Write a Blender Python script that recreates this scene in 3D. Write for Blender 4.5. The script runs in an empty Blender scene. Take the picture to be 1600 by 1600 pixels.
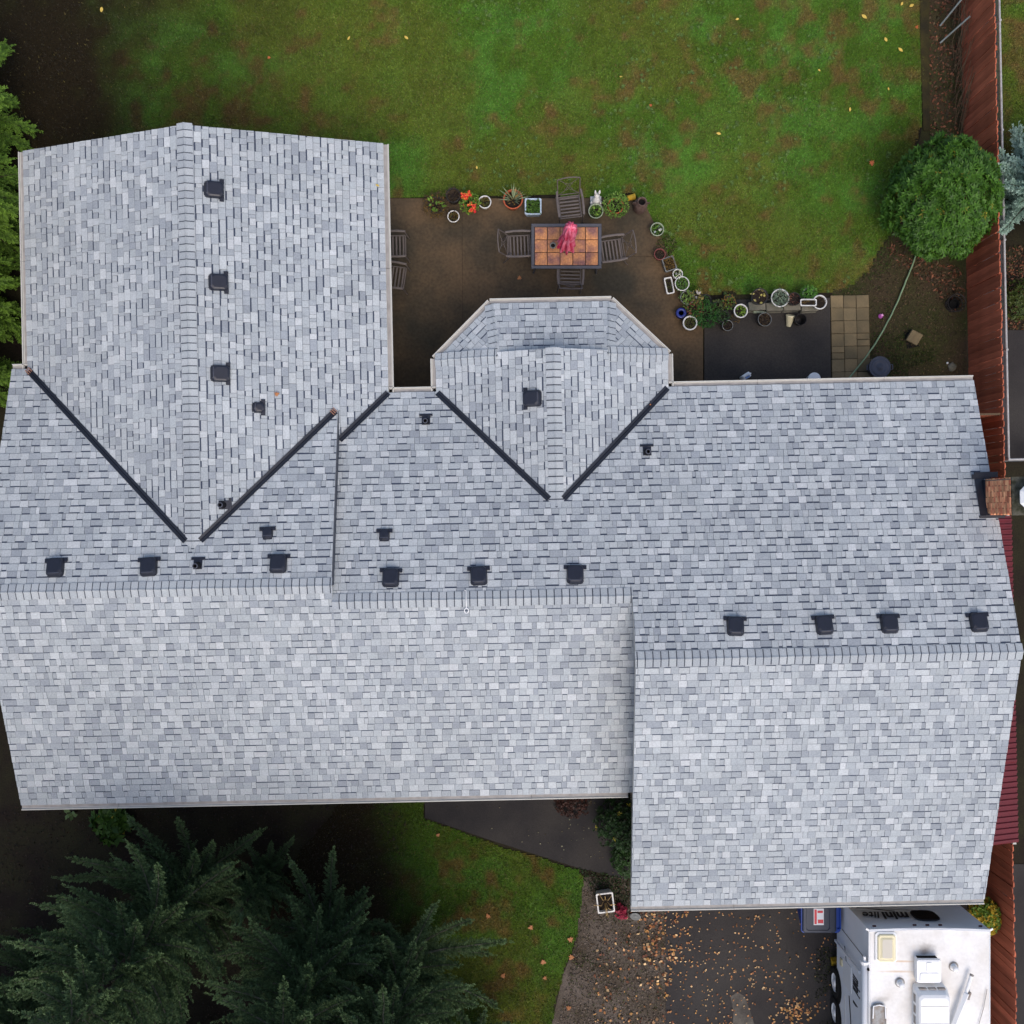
import bpy, math, random
import numpy as np
from mathutils import Vector, Matrix, noise as mnoise

# ------------------------------------------------------------------ scene, camera, light
sc = bpy.context.scene
COL = sc.collection
R = math.radians
A = R(1.2)            # the house stands turned by 1.2 degrees to the picture
H = 23.5              # camera height
F = 1600.0            # focal length in photograph pixels

cam_d = bpy.data.cameras.new('camera')
cam_d.sensor_width = 36.0
cam_d.lens = 36.0
cam_d.clip_end = 500
cam = bpy.data.objects.new('camera', cam_d)
cam.location = (0, 0, H)
cam.rotation_euler = (0, 0, -A)
COL.objects.link(cam)
sc.camera = cam

SUN_EL, SUN_AZ = 60.0, 165.0     # azimuth clockwise from +y (picture top)
w = bpy.data.worlds.new('World')
sc.world = w
w.use_nodes = True
nt = w.node_tree
nt.nodes.clear()
sky = nt.nodes.new('ShaderNodeTexSky')
sky.sky_type = 'NISHITA'
sky.sun_disc = False
sky.sun_elevation = R(SUN_EL)
sky.sun_rotation = R(SUN_AZ)
sky.air_density = 1.0
sky.dust_density = 4.0
sky.ozone_density = 1.0
bg = nt.nodes.new('ShaderNodeBackground')
bg.inputs[1].default_value = 0.155
wo = nt.nodes.new('ShaderNodeOutputWorld')
nt.links.new(sky.outputs[0], bg.inputs[0])
nt.links.new(bg.outputs[0], wo.inputs[0])
sd = bpy.data.lights.new('sun', 'SUN')
sd.energy = 0.65
sd.angle = R(40)
sd.color = (1.0, 0.95, 0.88)
sun = bpy.data.objects.new('sun', sd)
se, sa = R(SUN_EL), R(SUN_AZ)
sdir = Vector((math.sin(sa) * math.cos(se), math.cos(sa) * math.cos(se), math.sin(se)))
sun.rotation_euler = sdir.to_track_quat('Z', 'Y').to_euler()
sun.location = (0, 0, 40)
COL.objects.link(sun)
sc.view_settings.view_transform = 'Standard'
sc.view_settings.look = 'None'
sc.view_settings.exposure = 0.45
sc.view_settings.gamma = 1.0
sc.view_settings.use_curve_mapping = False

# ------------------------------------------------------------------ helpers
rnd = random.Random(7)
RNG = np.random.default_rng(11)
cA, sA = math.cos(A), math.sin(A)


def at(X, Y, z=0.0):
    """ground plan position of a spot of the photograph lying at height z"""
    cx, cy = (X - 800) * (H - z) / F, (800 - Y) * (H - z) / F
    return (cx * cA + cy * sA, -cx * sA + cy * cA)


def at3(X, Y, z=0.0):
    p = at(X, Y, z)
    return (p[0], p[1], z)


def S(r, g, b):
    def f(c):
        c /= 255.0
        return c / 12.92 if c <= 0.04045 else ((c + 0.055) / 1.055) ** 2.4
    return (f(r), f(g), f(b), 1.0)


def empty(name, loc=(0, 0, 0), rz=0.0):
    o = bpy.data.objects.new(name, None)
    o.empty_display_size = 0.2
    o.location = loc
    o.rotation_euler = (0, 0, rz)
    COL.objects.link(o)
    return o


def tag(o, label=None, cat=None, group=None, kind=None):
    if label: o['label'] = label
    if cat: o['category'] = cat
    if group: o['group'] = group
    if kind: o['kind'] = kind
    return o


class MB:
    """collects shapes for ONE mesh"""
    def __init__(s):
        s.v, s.f, s.c = [], [], []
        s.M = None
        s.col = (1, 1, 1, 1)

    def addv(s, pts):
        b = len(s.v)
        for p in pts:
            s.v.append(tuple(s.M @ Vector(p)) if s.M is not None else tuple(p))
            s.c.append(s.col)
        return b

    def poly(s, pts):
        b = s.addv(pts)
        s.f.append(tuple(range(b, b + len(pts))))

    def box(s, c, d, rz=0.0, bev=0.0):
        x, y, z = d[0] / 2, d[1] / 2, d[2] / 2
        if bev > 0:
            k = min(bev, x * .9, y * .9, z * .9)
            ring = []
            for zz, ins in ((-z, k), (-z + k, 0), (z - k, 0), (z, k)):
                xi, yi = x - ins, y - ins
                q = k * (0.6 if ins == 0 else 0.5)
                ring.append([(-xi + q, -yi, zz), (xi - q, -yi, zz), (xi, -yi + q, zz), (xi, yi - q, zz),
                             (xi - q, yi, zz), (-xi + q, yi, zz), (-xi, yi - q, zz), (-xi, -yi + q, zz)])
            s.rings([[s._rz(p, c, rz) for p in r] for r in ring], True, True)
            return
        pts = [(-x, -y, -z), (x, -y, -z), (x, y, -z), (-x, y, -z), (-x, -y, z), (x, -y, z), (x, y, z), (-x, y, z)]
        b = s.addv([s._rz(p, c, rz) for p in pts])
        for f in ((3, 2, 1, 0), (4, 5, 6, 7), (0, 1, 5, 4), (1, 2, 6, 5), (2, 3, 7, 6), (3, 0, 4, 7)):
            s.f.append(tuple(b + i for i in f))

    @staticmethod
    def _rz(p, c, rz):
        if rz:
            ca, sa_ = math.cos(rz), math.sin(rz)
            return (c[0] + p[0] * ca - p[1] * sa_, c[1] + p[0] * sa_ + p[1] * ca, c[2] + p[2])
        return (c[0] + p[0], c[1] + p[1], c[2] + p[2])

    def rings(s, rings, cap0=False, cap1=False, closed=True):
        n = len(rings[0])
        bs = [s.addv(r) for r in rings]
        for a, b in zip(bs, bs[1:]):
            for i in range(n if closed else n - 1):
                j = (i + 1) % n
                s.f.append((a + i, a + j, b + j, b + i))
        if cap0: s.f.append(tuple(bs[0] + i for i in reversed(range(n))))
        if cap1: s.f.append(tuple(bs[-1] + i for i in range(n)))

    def lathe(s, prof, n=16, c=(0, 0, 0), cap0=True, cap1=True):
        s.rings([[(c[0] + r * math.cos(2 * math.pi * i / n), c[1] + r * math.sin(2 * math.pi * i / n), c[2] + z)
                  for i in range(n)] for r, z in prof], cap0, cap1)

    def tube(s, path, r, n=8, cap=True):
        path = [Vector(p) for p in path]
        rs = r if isinstance(r, (list, tuple)) else [r] * len(path)
        rings = []
        up = None
        for i, p in enumerate(path):
            d = (path[min(i + 1, len(path) - 1)] - path[max(i - 1, 0)])
            d = d.normalized() if d.length > 1e-9 else Vector((0, 0, 1))
            if up is None:
                up = Vector((0, 0, 1)) if abs(d.z) < 0.9 else Vector((1, 0, 0))
            a = d.cross(up).normalized()
            b = a.cross(d).normalized()
            up = b
            rings.append([tuple(p + (a * math.cos(2 * math.pi * k / n) + b * math.sin(2 * math.pi * k / n)) * rs[i]) for k in range(n)])
        s.rings(rings, cap, cap)

    def prism(s, pts, z0, z1):
        """plan outline raised from z0 to z1"""
        area = sum(a[0] * b[1] - b[0] * a[1] for a, b in zip(pts, pts[1:] + pts[:1]))
        if area < 0: pts = pts[::-1]
        s.rings([[(p[0], p[1], z0) for p in pts], [(p[0], p[1], z1) for p in pts]], True, True)

    def mesh(s, name, mat, smooth=False):
        me = bpy.data.meshes.new(name)
        me.from_pydata(s.v, [], s.f)
        at_ = me.color_attributes.new('tone', 'FLOAT_COLOR', 'POINT')
        at_.data.foreach_set('color', np.array(s.c, dtype=np.float32).ravel())
        if mat: me.materials.append(mat)
        if smooth:
            me.polygons.foreach_set('use_smooth', [True] * len(me.polygons))
        me.update()
        return me

    def build(s, name, mat, parent=None, smooth=False, centre=False):
        if centre:
            a = np.array(s.v)
            c = (a.min(0) + a.max(0)) / 2
            s.v = [tuple(p) for p in a - c]
        o = bpy.data.objects.new(name, s.mesh(name, mat, smooth))
        if parent: o.parent = parent
        if centre: o.location = tuple(c)
        COL.objects.link(o)
        return o


def link(name, me, parent=None, loc=(0, 0, 0), rot=(0, 0, 0), scale=(1, 1, 1)):
    o = bpy.data.objects.new(name, me)
    if parent: o.parent = parent
    o.location, o.rotation_euler, o.scale = loc, rot, scale
    COL.objects.link(o)
    return o


def np_mesh(name, V, Fq, C, mat):
    """V (n,3), Fq (m,k) all faces of k corners, C (n,3) colours"""
    me = bpy.data.meshes.new(name)
    V = np.asarray(V, np.float32)
    Fq = np.asarray(Fq, np.int32)
    m, k = Fq.shape
    me.vertices.add(len(V))
    me.vertices.foreach_set('co', V.ravel())
    me.loops.add(m * k)
    me.loops.foreach_set('vertex_index', Fq.ravel())
    me.polygons.add(m)
    me.polygons.foreach_set('loop_start', np.arange(0, m * k, k, dtype=np.int32))
    me.update(calc_edges=True)
    at_ = me.color_attributes.new('tone', 'FLOAT_COLOR', 'POINT')
    at_.data.foreach_set('color', np.concatenate([C, np.ones((len(C), 1))], 1).astype(np.float32).ravel())
    me.materials.append(mat)
    return me


def unit(a):
    return a / np.maximum(np.linalg.norm(a, axis=-1, keepdims=True), 1e-9)


def leaf_quads(P, D, N, L, W, C, bend=0.0):
    """n diamond leaves: base P, direction D, face normal N, length L, width W, colour C"""
    n = len(P)
    L = np.broadcast_to(np.asarray(L, float).reshape(-1, 1), (n, 1))
    W = np.broadcast_to(np.asarray(W, float).reshape(-1, 1), (n, 1))
    D = unit(D)
    Sd = unit(np.cross(D, N))
    U = np.cross(Sd, D)
    mid = P + D * L * 0.5 + U * L * bend
    V = np.stack([P, mid + Sd * W * .5, P + D * L, mid - Sd * W * .5], 1).reshape(-1, 3)
    Fq = np.arange(4 * n).reshape(n, 4)
    return V, Fq, np.repeat(C, 4, axis=0)


def join_np(parts):
    V, Fq, C, o = [], [], [], 0
    for v, f, c in parts:
        V.append(v); Fq.append(f + o); C.append(c); o += len(v)
    return np.concatenate(V), np.concatenate(Fq), np.concatenate(C)


def vnoise(x, y, s, seed=0):
    """smooth value noise in 0..1"""
    x = np.asarray(x) / s + 1000.0; y = np.asarray(y) / s + 1000.0
    xi, yi = np.floor(x).astype(np.int64), np.floor(y).astype(np.int64)
    fx, fy = x - xi, y - yi
    fx, fy = fx * fx * (3 - 2 * fx), fy * fy * (3 - 2 * fy)

    def h(a, b):
        n = (a * 374761393 + b * 668265263 + seed * 69069) & 0x7fffffff
        n = ((n ^ (n >> 13)) * 1274126177) & 0x7fffffff
        return ((n ^ (n >> 16)) & 0xffff) / 65535.0
    return (h(xi, yi) * (1 - fx) + h(xi + 1, yi) * fx) * (1 - fy) + (h(xi, yi + 1) * (1 - fx) + h(xi + 1, yi + 1) * fx) * fy


def fbm(x, y, s, seed=0, o=3):
    return sum(vnoise(x, y, s / 2 ** i, seed + i) * 0.5 ** (i + 1) for i in range(o)) / (1 - 0.5 ** o)


def in_poly(x, y, poly):
    ins = np.zeros(len(x), bool)
    for (x0, y0), (x1, y1) in zip(poly, poly[1:] + poly[:1]):
        c = ((y0 > y) != (y1 > y)) & (x < (x1 - x0) * (y - y0) / (y1 - y0 + 1e-12) + x0)
        ins ^= c
    return ins


# ------------------------------------------------------------------ materials
def mat(name, col=(0.5, 0.5, 0.5, 1), rough=0.7, var=0.0, scale=8.0, col2=None, bump=0.0, bscale=60.0, metal=0.0,
        attr=False, objrand=0.0, spec=0.3, detail=4.0, stretch=None, trans=0.0):
    m = bpy.data.materials.new(name)
    m.use_nodes = True
    t = m.node_tree
    b = t.nodes['Principled BSDF']
    b.inputs['Roughness'].default_value = rough
    b.inputs['Metallic'].default_value = metal
    b.inputs['Specular IOR Level'].default_value = spec
    tc = t.nodes.new('ShaderNodeTexCoord')
    src = tc.outputs['Object']
    if stretch:
        mp = t.nodes.new('ShaderNodeMapping')
        mp.inputs['Scale'].default_value = stretch
        t.links.new(src, mp.inputs[0]); src = mp.outputs[0]
    if objrand > 0 or True:
        oi = t.nodes.new('ShaderNodeObjectInfo')
    if attr:
        a = t.nodes.new('ShaderNodeAttribute'); a.attribute_name = 'tone'
        c = a.outputs['Color']
    else:
        rgb = t.nodes.new('ShaderNodeRGB'); rgb.outputs[0].default_value = col
        c = rgb.outputs[0]
    if col2 is not None:
        nz = t.nodes.new('ShaderNodeTexNoise'); nz.inputs['Scale'].default_value = scale; nz.inputs['Detail'].default_value = detail
        t.links.new(src, nz.inputs['Vector'])
        if objrand > 0:
            ad = t.nodes.new('ShaderNodeVectorMath'); ad.operation = 'ADD'
            sc_ = t.nodes.new('ShaderNodeVectorMath'); sc_.operation = 'SCALE'; sc_.inputs['Scale'].default_value = 37.0
            cb = t.nodes.new('ShaderNodeCombineXYZ')
            for k in range(3): t.links.new(oi.outputs['Random'], cb.inputs[k])
            t.links.new(cb.outputs[0], sc_.inputs[0])
            t.links.new(src, ad.inputs[0]); t.links.new(sc_.outputs[0], ad.inputs[1])
            t.links.new(ad.outputs[0], nz.inputs['Vector'])
        rp = t.nodes.new('ShaderNodeValToRGB')
        rp.color_ramp.elements[0].position = 0.36; rp.color_ramp.elements[1].position = 0.64
        t.links.new(nz.outputs[0], rp.inputs[0])
        mx = t.nodes.new('ShaderNodeMix'); mx.data_type = 'RGBA'
        t.links.new(rp.outputs[0], mx.inputs['Factor'])
        t.links.new(c, mx.inputs['A']); mx.inputs['B'].default_value = col2
        c = mx.outputs['Result']
    if var > 0:
        nz = t.nodes.new('ShaderNodeTexNoise'); nz.inputs['Scale'].default_value = bscale; nz.inputs['Detail'].default_value = 3
        t.links.new(src, nz.inputs['Vector'])
        mr = t.nodes.new('ShaderNodeMapRange'); mr.inputs[1].default_value = 0.25; mr.inputs[2].default_value = 0.75
        mr.inputs[3].default_value = 1 - var; mr.inputs[4].default_value = 1 + var
        t.links.new(nz.outputs[0], mr.inputs[0])
        ml = t.nodes.new('ShaderNodeVectorMath'); ml.operation = 'SCALE'
        t.links.new(c, ml.inputs[0]); t.links.new(mr.outputs[0], ml.inputs['Scale'])
        c = ml.outputs[0]
    if objrand > 0:
        mr = t.nodes.new('ShaderNodeMapRange'); mr.inputs[3].default_value = 1 - objrand; mr.inputs[4].default_value = 1 + objrand
        t.links.new(oi.outputs['Random'], mr.inputs[0])
        ml = t.nodes.new('ShaderNodeVectorMath'); ml.operation = 'SCALE'
        t.links.new(c, ml.inputs[0]); t.links.new(mr.outputs[0], ml.inputs['Scale'])
        c = ml.outputs[0]
    t.links.new(c, b.inputs['Base Color'])
    if bump > 0:
        nz = t.nodes.new('ShaderNodeTexNoise'); nz.inputs['Scale'].default_value = bscale; nz.inputs['Detail'].default_value = 4
        t.links.new(src, nz.inputs['Vector'])
        bp = t.nodes.new('ShaderNodeBump'); bp.inputs['Strength'].default_value = bump; bp.inputs['Distance'].default_value = 0.01
        t.links.new(nz.outputs[0], bp.inputs['Height']); t.links.new(bp.outputs[0], b.inputs['Normal'])
    if trans > 0:
        b.inputs['Transmission Weight'].default_value = trans
    return m


M = {}
M['shingle'] = mat('shingle_granules', attr=True, rough=0.9, var=0.16, bscale=38, bump=0.25, spec=0.15)
def weathering():
    # broad, faint uneven ageing of the granules and a little lichen
    t = M['shingle'].node_tree; b = t.nodes['Principled BSDF']
    c = b.inputs['Base Color'].links[0].from_socket
    tc = t.nodes.new('ShaderNodeTexCoord')
    for sc_, lo, hi, tint in ((.45, .93, 1.05, (1, 1, 1, 1)), (2.6, .95, 1.04, (1, 1, 1, 1))):
        geo = t.nodes.new('ShaderNodeNewGeometry')
        nz = t.nodes.new('ShaderNodeTexNoise'); nz.inputs['Scale'].default_value = sc_; nz.inputs['Detail'].default_value = 5
        t.links.new(geo.outputs['Position'], nz.inputs['Vector'])
        mr = t.nodes.new('ShaderNodeMapRange'); mr.inputs[1].default_value = .3; mr.inputs[2].default_value = .7; mr.inputs[3].default_value = lo; mr.inputs[4].default_value = hi
        t.links.new(nz.outputs[0], mr.inputs[0])
        ml = t.nodes.new('ShaderNodeVectorMath'); ml.operation = 'SCALE'
        t.links.new(c, ml.inputs[0]); t.links.new(mr.outputs[0], ml.inputs['Scale']); c = ml.outputs[0]
    t.links.new(c, b.inputs['Base Color'])
weathering()
M['deck'] = mat('roof_deck_felt', (0.10, 0.10, 0.11, 1), 0.9, var=0.2)
M['trim'] = mat('painted_trim', S(184, 182, 174), 0.55, var=0.06, bscale=9)
M['gutter_in'] = mat('gutter_trough', S(150, 146, 142), 0.6, var=0.2, bscale=6)
M['valley'] = mat('valley_metal', S(26, 30, 40), 0.45, var=0.25, bscale=5, spec=0.5)
M['vent'] = mat('black_vent_plastic', S(27, 30, 42), 0.42, var=0.2, bscale=14, spec=0.5)
M['ventdark'] = mat('vent_rubber', (0.006, 0.006, 0.008, 1), 0.6)
M['siding'] = mat('beige_siding', S(170, 160, 145), 0.7, var=0.08, bscale=4)
M['brick'] = mat('brick', S(206, 118, 88), 0.9, col2=S(236, 180, 132), scale=3.0, objrand=0.35, var=0.15, bscale=50, bump=0.4)
M['mortar'] = mat('mortar', S(140, 128, 115), 0.95, var=0.15, bscale=40)
M['crown'] = mat('mossy_mortar', S(44, 46, 32), 0.95, col2=S(84, 82, 72), scale=9, var=0.2, bscale=50, bump=0.5)
M['white'] = mat('white_paint', (0.78, 0.78, 0.77, 1), 0.4, var=0.05, bscale=5)
M['whitepot'] = mat('white_glazed_pot', (0.62, 0.61, 0.58, 1), 0.45, var=0.1, bscale=18)
M['veg'] = mat('foliage', attr=True, rough=0.6, var=0.25, bscale=25, spec=0.25)
M['wetveg'] = mat('glossy_leaf', attr=True, rough=0.5, var=0.2, bscale=25, spec=0.22)
M['bark'] = mat('bark', (0.05, 0.035, 0.025, 1), 0.95, var=0.3, bscale=30, bump=0.5, stretch=(1, 1, 0.2))
M['limb'] = mat('pale_limb', (.10, .105, .075, 1), .9, var=.3, bscale=30)
M['stone'] = mat('small_stones', attr=True, rough=0.9, var=0.2, bscale=80)
M['leaf'] = mat('dead_leaf', attr=True, rough=0.7, var=0.2, bscale=40)
M['soil'] = mat('dark_soil', (0.014, 0.009, 0.006, 1), 0.95, col2=(0.022, 0.020, 0.008, 1), scale=1.3, var=0.4, bscale=30, bump=0.8)
M['potsoil'] = mat('pot_soil', (0.016, 0.011, 0.008, 1), 0.95, var=0.5, bscale=60, bump=0.8)
M['lawn'] = mat('lawn_turf', attr=True, rough=0.9, var=0.35, bscale=28, bump=0.6, spec=0.1)
M['patio'] = mat('stained_concrete', S(98, 79, 57), 0.85, col2=S(54, 50, 40), scale=0.6, var=0.24, bscale=16, bump=0.2, detail=8)
M['asphalt'] = mat('asphalt', S(46, 43, 43), 0.9, col2=S(58, 55, 53), scale=0.8, var=0.3, bscale=70, bump=0.4, detail=8)
M['slab'] = mat('dark_wet_slab', S(62, 57, 52), 0.8, col2=S(44, 42, 41), scale=0.7, var=0.25, bscale=30, bump=0.2, detail=8)
M['paver'] = mat('concrete_paver', S(124, 108, 80), 0.9, col2=S(100, 90, 68), scale=2, var=0.15, bscale=40, objrand=0.14, bump=0.3)
M['block'] = mat('concrete_block', S(118, 114, 102), 0.9, col2=S(92, 92, 82), scale=4, var=0.15, bscale=50, objrand=0.1, bump=0.3)
M['gravel'] = mat('gravel_bed', S(92, 83, 75), 0.95, col2=S(62, 54, 43), scale=1.2, var=0.4, bscale=45, bump=0.9)
M['bed'] = mat('weedy_earth', S(62, 50, 36), 0.95, col2=S(50, 52, 24), scale=0.9, var=0.35, bscale=40, bump=0.9)
M['fence'] = mat('red_stained_cedar', S(184, 102, 74), 0.8, col2=S(152, 82, 58), scale=3, var=0.25, bscale=18, objrand=0.18, bump=0.3, stretch=(1, 1, 0.12))
M['corr'] = mat('red_metal_sheet', S(96, 26, 34), 0.5, var=0.12, bscale=3, spec=0.4)
M['chain'] = mat('galvanised_wire', S(120, 125, 130), 0.5, metal=0.3, var=0.1)
M['rail'] = mat('galvanised_pipe', S(168, 168, 168), 0.7, var=0.2, bscale=9)
M['metal'] = mat('bronze_metal', S(98, 89, 84), 0.5, var=0.12, bscale=12, spec=0.4)
M['tableframe'] = mat('table_frame_metal', S(74, 74, 80), 0.5, var=0.1, bscale=10, spec=0.4)
M['tile'] = mat('slate_tile', S(192, 132, 84), 0.6, col2=S(122, 84, 78), scale=3.6, var=0.28, bscale=22, objrand=0.14, bump=0.5, detail=6)
M['grout'] = mat('dark_grout', S(50, 36, 34), 0.9)
M['pink'] = mat('pink_canvas', S(188, 34, 76), 0.8, col2=S(230, 128, 152), scale=16, var=0.12, bscale=30, stretch=(1, 1, .16))  # pale vertical streaks paint fold light and shade into the cloth colour
M['terracotta'] = mat('terracotta', S(172, 88, 58), 0.85, var=0.15, bscale=20)
M['darkpot'] = mat('dark_pot', S(40, 38, 38), 0.6, var=0.2, bscale=15)
M['greypot'] = mat('grey_pot', S(112, 114, 112), 0.6, var=0.15, bscale=15)
M['greenpot'] = mat('celadon_pot', S(150, 160, 136), 0.45, var=0.15, bscale=15)
M['maroonpot'] = mat('maroon_pot', S(120, 66, 62), 0.6, var=0.15, bscale=15)
M['bluepot'] = mat('cobalt_glaze', S(34, 48, 120), 0.35, var=0.2, bscale=10, spec=0.5)
M['bluewhite'] = mat('pale_blue_glaze', S(176, 192, 206), 0.4, var=0.15, bscale=20)
M['yellow'] = mat('yellow_plastic', S(196, 158, 48), 0.5, var=0.1)
M['urn'] = mat('rusty_brown_can', S(96, 78, 72), 0.7, col2=S(78, 60, 52), scale=12, var=0.2, bscale=40)
M['black'] = mat('black_void', (0.004, 0.004, 0.004, 1), 0.9)
M['cream'] = mat('cream_plastic', S(214, 206, 172), 0.5, var=0.08)
M['hose'] = mat('green_hose', S(120, 142, 110), 0.5, var=0.15, bscale=3)
M['bluebin'] = mat('blue_bin_plastic', S(30, 64, 146), 0.45, var=0.08)
M['binlid'] = mat('charcoal_bin_lid', S(52, 58, 72), 0.5, var=0.1)
M['sticker'] = mat('sticker', S(205, 208, 214), 0.5)
M['stickerred'] = mat('sticker_print', S(190, 60, 70), 0.5)
M['greyblue'] = mat('greyblue_plastic', S(70, 74, 86), 0.55, var=0.15, bscale=8)
M['rv'] = mat('rv_fibreglass', (0.80, 0.82, 0.84, 1), 0.4, var=0.04, bscale=2)
M['rvroof'] = mat('rv_rubber_roof', (0.77, 0.76, 0.74, 1), 0.6, var=0.06, bscale=14, col2=(0.66, 0.63, 0.585, 1), scale=1.7, detail=8)
M['rvplast'] = mat('rv_white_plastic', (0.80, 0.80, 0.79, 1), 0.4, var=0.03)
M['rvline'] = mat('rv_dark_print', (0.02, 0.02, 0.024, 1), 0.4)
M['glass'] = mat('tinted_glass', (0.006, 0.006, 0.008, 1), 0.08, spec=0.6)
M['skyl'] = mat('yellowed_skylight', S(222, 212, 176), 0.35)
M['skyg'] = mat('skylight_pane', S(186, 180, 166), 0.3)
M['rust'] = mat('rust_stain', S(190, 150, 110), 0.8)
M['tyre'] = mat('tyre_rubber', (0.012, 0.012, 0.012, 1), 0.8)
M['greypl'] = mat('grey_plastic', S(150, 150, 148), 0.6, col2=S(130, 118, 108), scale=9, var=0.15)
M['red'] = mat('red_plastic', S(176, 26, 50), 0.5)
M['purple'] = mat('purple_plastic', S(150, 70, 140), 0.5)
M['pole'] = mat('weathered_pole', S(128, 136, 134), 0.7, var=0.2, bscale=12)
M['twig'] = mat('twig', S(92, 76, 58), 0.9, var=0.3)

# rv roof stains: brown streaks and soot with shapes of their own, part of the roof skin
def rv_roof_stains():
    t = M['rvroof'].node_tree
    b = t.nodes['Principled BSDF']
    lk = b.inputs['Base Color'].links[0]
    c = lk.from_socket
    tc = t.nodes.new('ShaderNodeTexCoord')
    def blob(cx, cy, sx, sy, col, amt, nscale):
        nonlocal c
        mp = t.nodes.new('ShaderNodeMapping')
        mp.inputs['Location'].default_value = (-cx / sx, -cy / sy, 0)
        mp.inputs['Scale'].default_value = (1 / sx, 1 / sy, 0)
        t.links.new(tc.outputs['Object'], mp.inputs[0])
        ln = t.nodes.new('ShaderNodeVectorMath'); ln.operation = 'LENGTH'
        t.links.new(mp.outputs[0], ln.inputs[0])
        nz = t.nodes.new('ShaderNodeTexNoise'); nz.inputs['Scale'].default_value = nscale; nz.inputs['Detail'].default_value = 5
        t.links.new(tc.outputs['Object'], nz.inputs['Vector'])
        ad = t.nodes.new('ShaderNodeMath'); ad.operation = 'ADD'
        t.links.new(ln.outputs['Value'], ad.inputs[0]); t.links.new(nz.outputs[0], ad.inputs[1])
        mr = t.nodes.new('ShaderNodeMapRange'); mr.interpolation_type = 'SMOOTHSTEP'
        mr.inputs[1].default_value = 0.55; mr.inputs[2].default_value = 1.45
        mr.inputs[3].default_value = amt; mr.inputs[4].default_value = 0
        t.links.new(ad.outputs[0], mr.inputs[0])
        mx = t.nodes.new('ShaderNodeMix'); mx.data_type = 'RGBA'
        t.links.new(mr.outputs[0], mx.inputs['Factor']); t.links.new(c, mx.inputs['A']); mx.inputs['B'].default_value = col
        c = mx.outputs['Result']
    return_blobs.append(blob)
    def fin():
        t.links.new(c, b.inputs['Base Color'])
    return blob, fin
return_blobs = []

# ------------------------------------------------------------------ ground
def sheet(name, pts, z, mat_, px=True, thick=0.0, kind='structure'):
    p = [at(*q) for q in pts] if px else list(pts)
    mb = MB()
    if thick:
        mb.prism(p, z - thick, z)
    else:
        area = sum(a[0] * b[1] - b[0] * a[1] for a, b in zip(p, p[1:] + p[:1]))
        if area < 0: p = p[::-1]
        mb.poly([(x, y, z) for x, y in p])
    o = mb.build(name, mat_)
    o['kind'] = kind
    return o


sheet('ground', [(-150, -150), (150, -150), (150, 150), (-150, 150)], 0.0, M['soil'], px=False)

LAWN_PX = [(-250, -500), (1437, -500), (1437, 60), (1440, 190), (1402, 350), (1352, 425), (1318, 452), (1255, 464), (1150, 461),
           (1085, 462), (1062, 440), (1030, 372), (1003, 316), (985, 306), (800, 305), (605, 308), (590, 420), (300, 420), (60, 420), (-250, 420)]
FRONT_PX = [(540, 1240), (664, 1240), (664, 1279), (760, 1313), (905, 1360), (915, 1372), (908, 1400), (902, 1450),
            (893, 1490), (880, 1520), (868, 1560), (858, 1620), (858, 1700), (420, 1700), (420, 1400)]
NEIGH_PX = [(1556, -400), (1900, -400), (1900, 240), (1556, 240)]


def lawn_colour(x, y, front=False, seed=0):
    """moss, clover, thatch and soil patches of the turf, the soil also painting shade to the left"""
    x = np.asarray(x); y = np.asarray(y)
    a = fbm(x, y, 2.6, 3 + seed); b = fbm(x, y, 0.8, 9 + seed); c = fbm(x, y, 0.35, 17 + seed); d = fbm(x, y, 4.5, 31 + seed)
    base = np.array([0.062, 0.126, 0.012])
    lush = np.array([0.070, 0.168, 0.020])
    moss = np.array([0.098, 0.122, 0.016])
    thatch = np.array([0.150, 0.078, 0.030])
    soil = np.array([0.018, 0.013, 0.006])
    def sm(v, lo, hi):
        t = np.clip((v - lo) / (hi - lo), 0, 1); return (t * t * (3 - 2 * t))[..., None]
    col = base + (lush - base) * sm(b, .42, .62)
    col = col + (moss - col) * sm(a, .47, .68) * .75
    col = col + (thatch - col) * sm(c * .7 + d * .3, .50, .74) * 0.72
    col = col * (.78 + .44 * vnoise(x, y, .11, 23) * .6 + .44 * vnoise(x, y, .30, 29) * .4)[..., None]
    bare = np.clip((-3.2 - x) / 7.0, 0, 1) ** 1.15 if not front else np.clip((-1.6 - x) / 1.8, 0, 1)  # bare soil and tree shade painted together, darker towards the left
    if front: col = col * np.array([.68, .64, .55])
    soil_shade = sm(bare + (a - .5) * .5 + (c - .5) * .3, .05, 1.0)
    col = col + (soil - col) * soil_shade
    return col, soil_shade[..., 0]


def rag(x, y, seed):
    return (fbm(x, y, .45, 200 + seed) - .5) * .16


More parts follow.
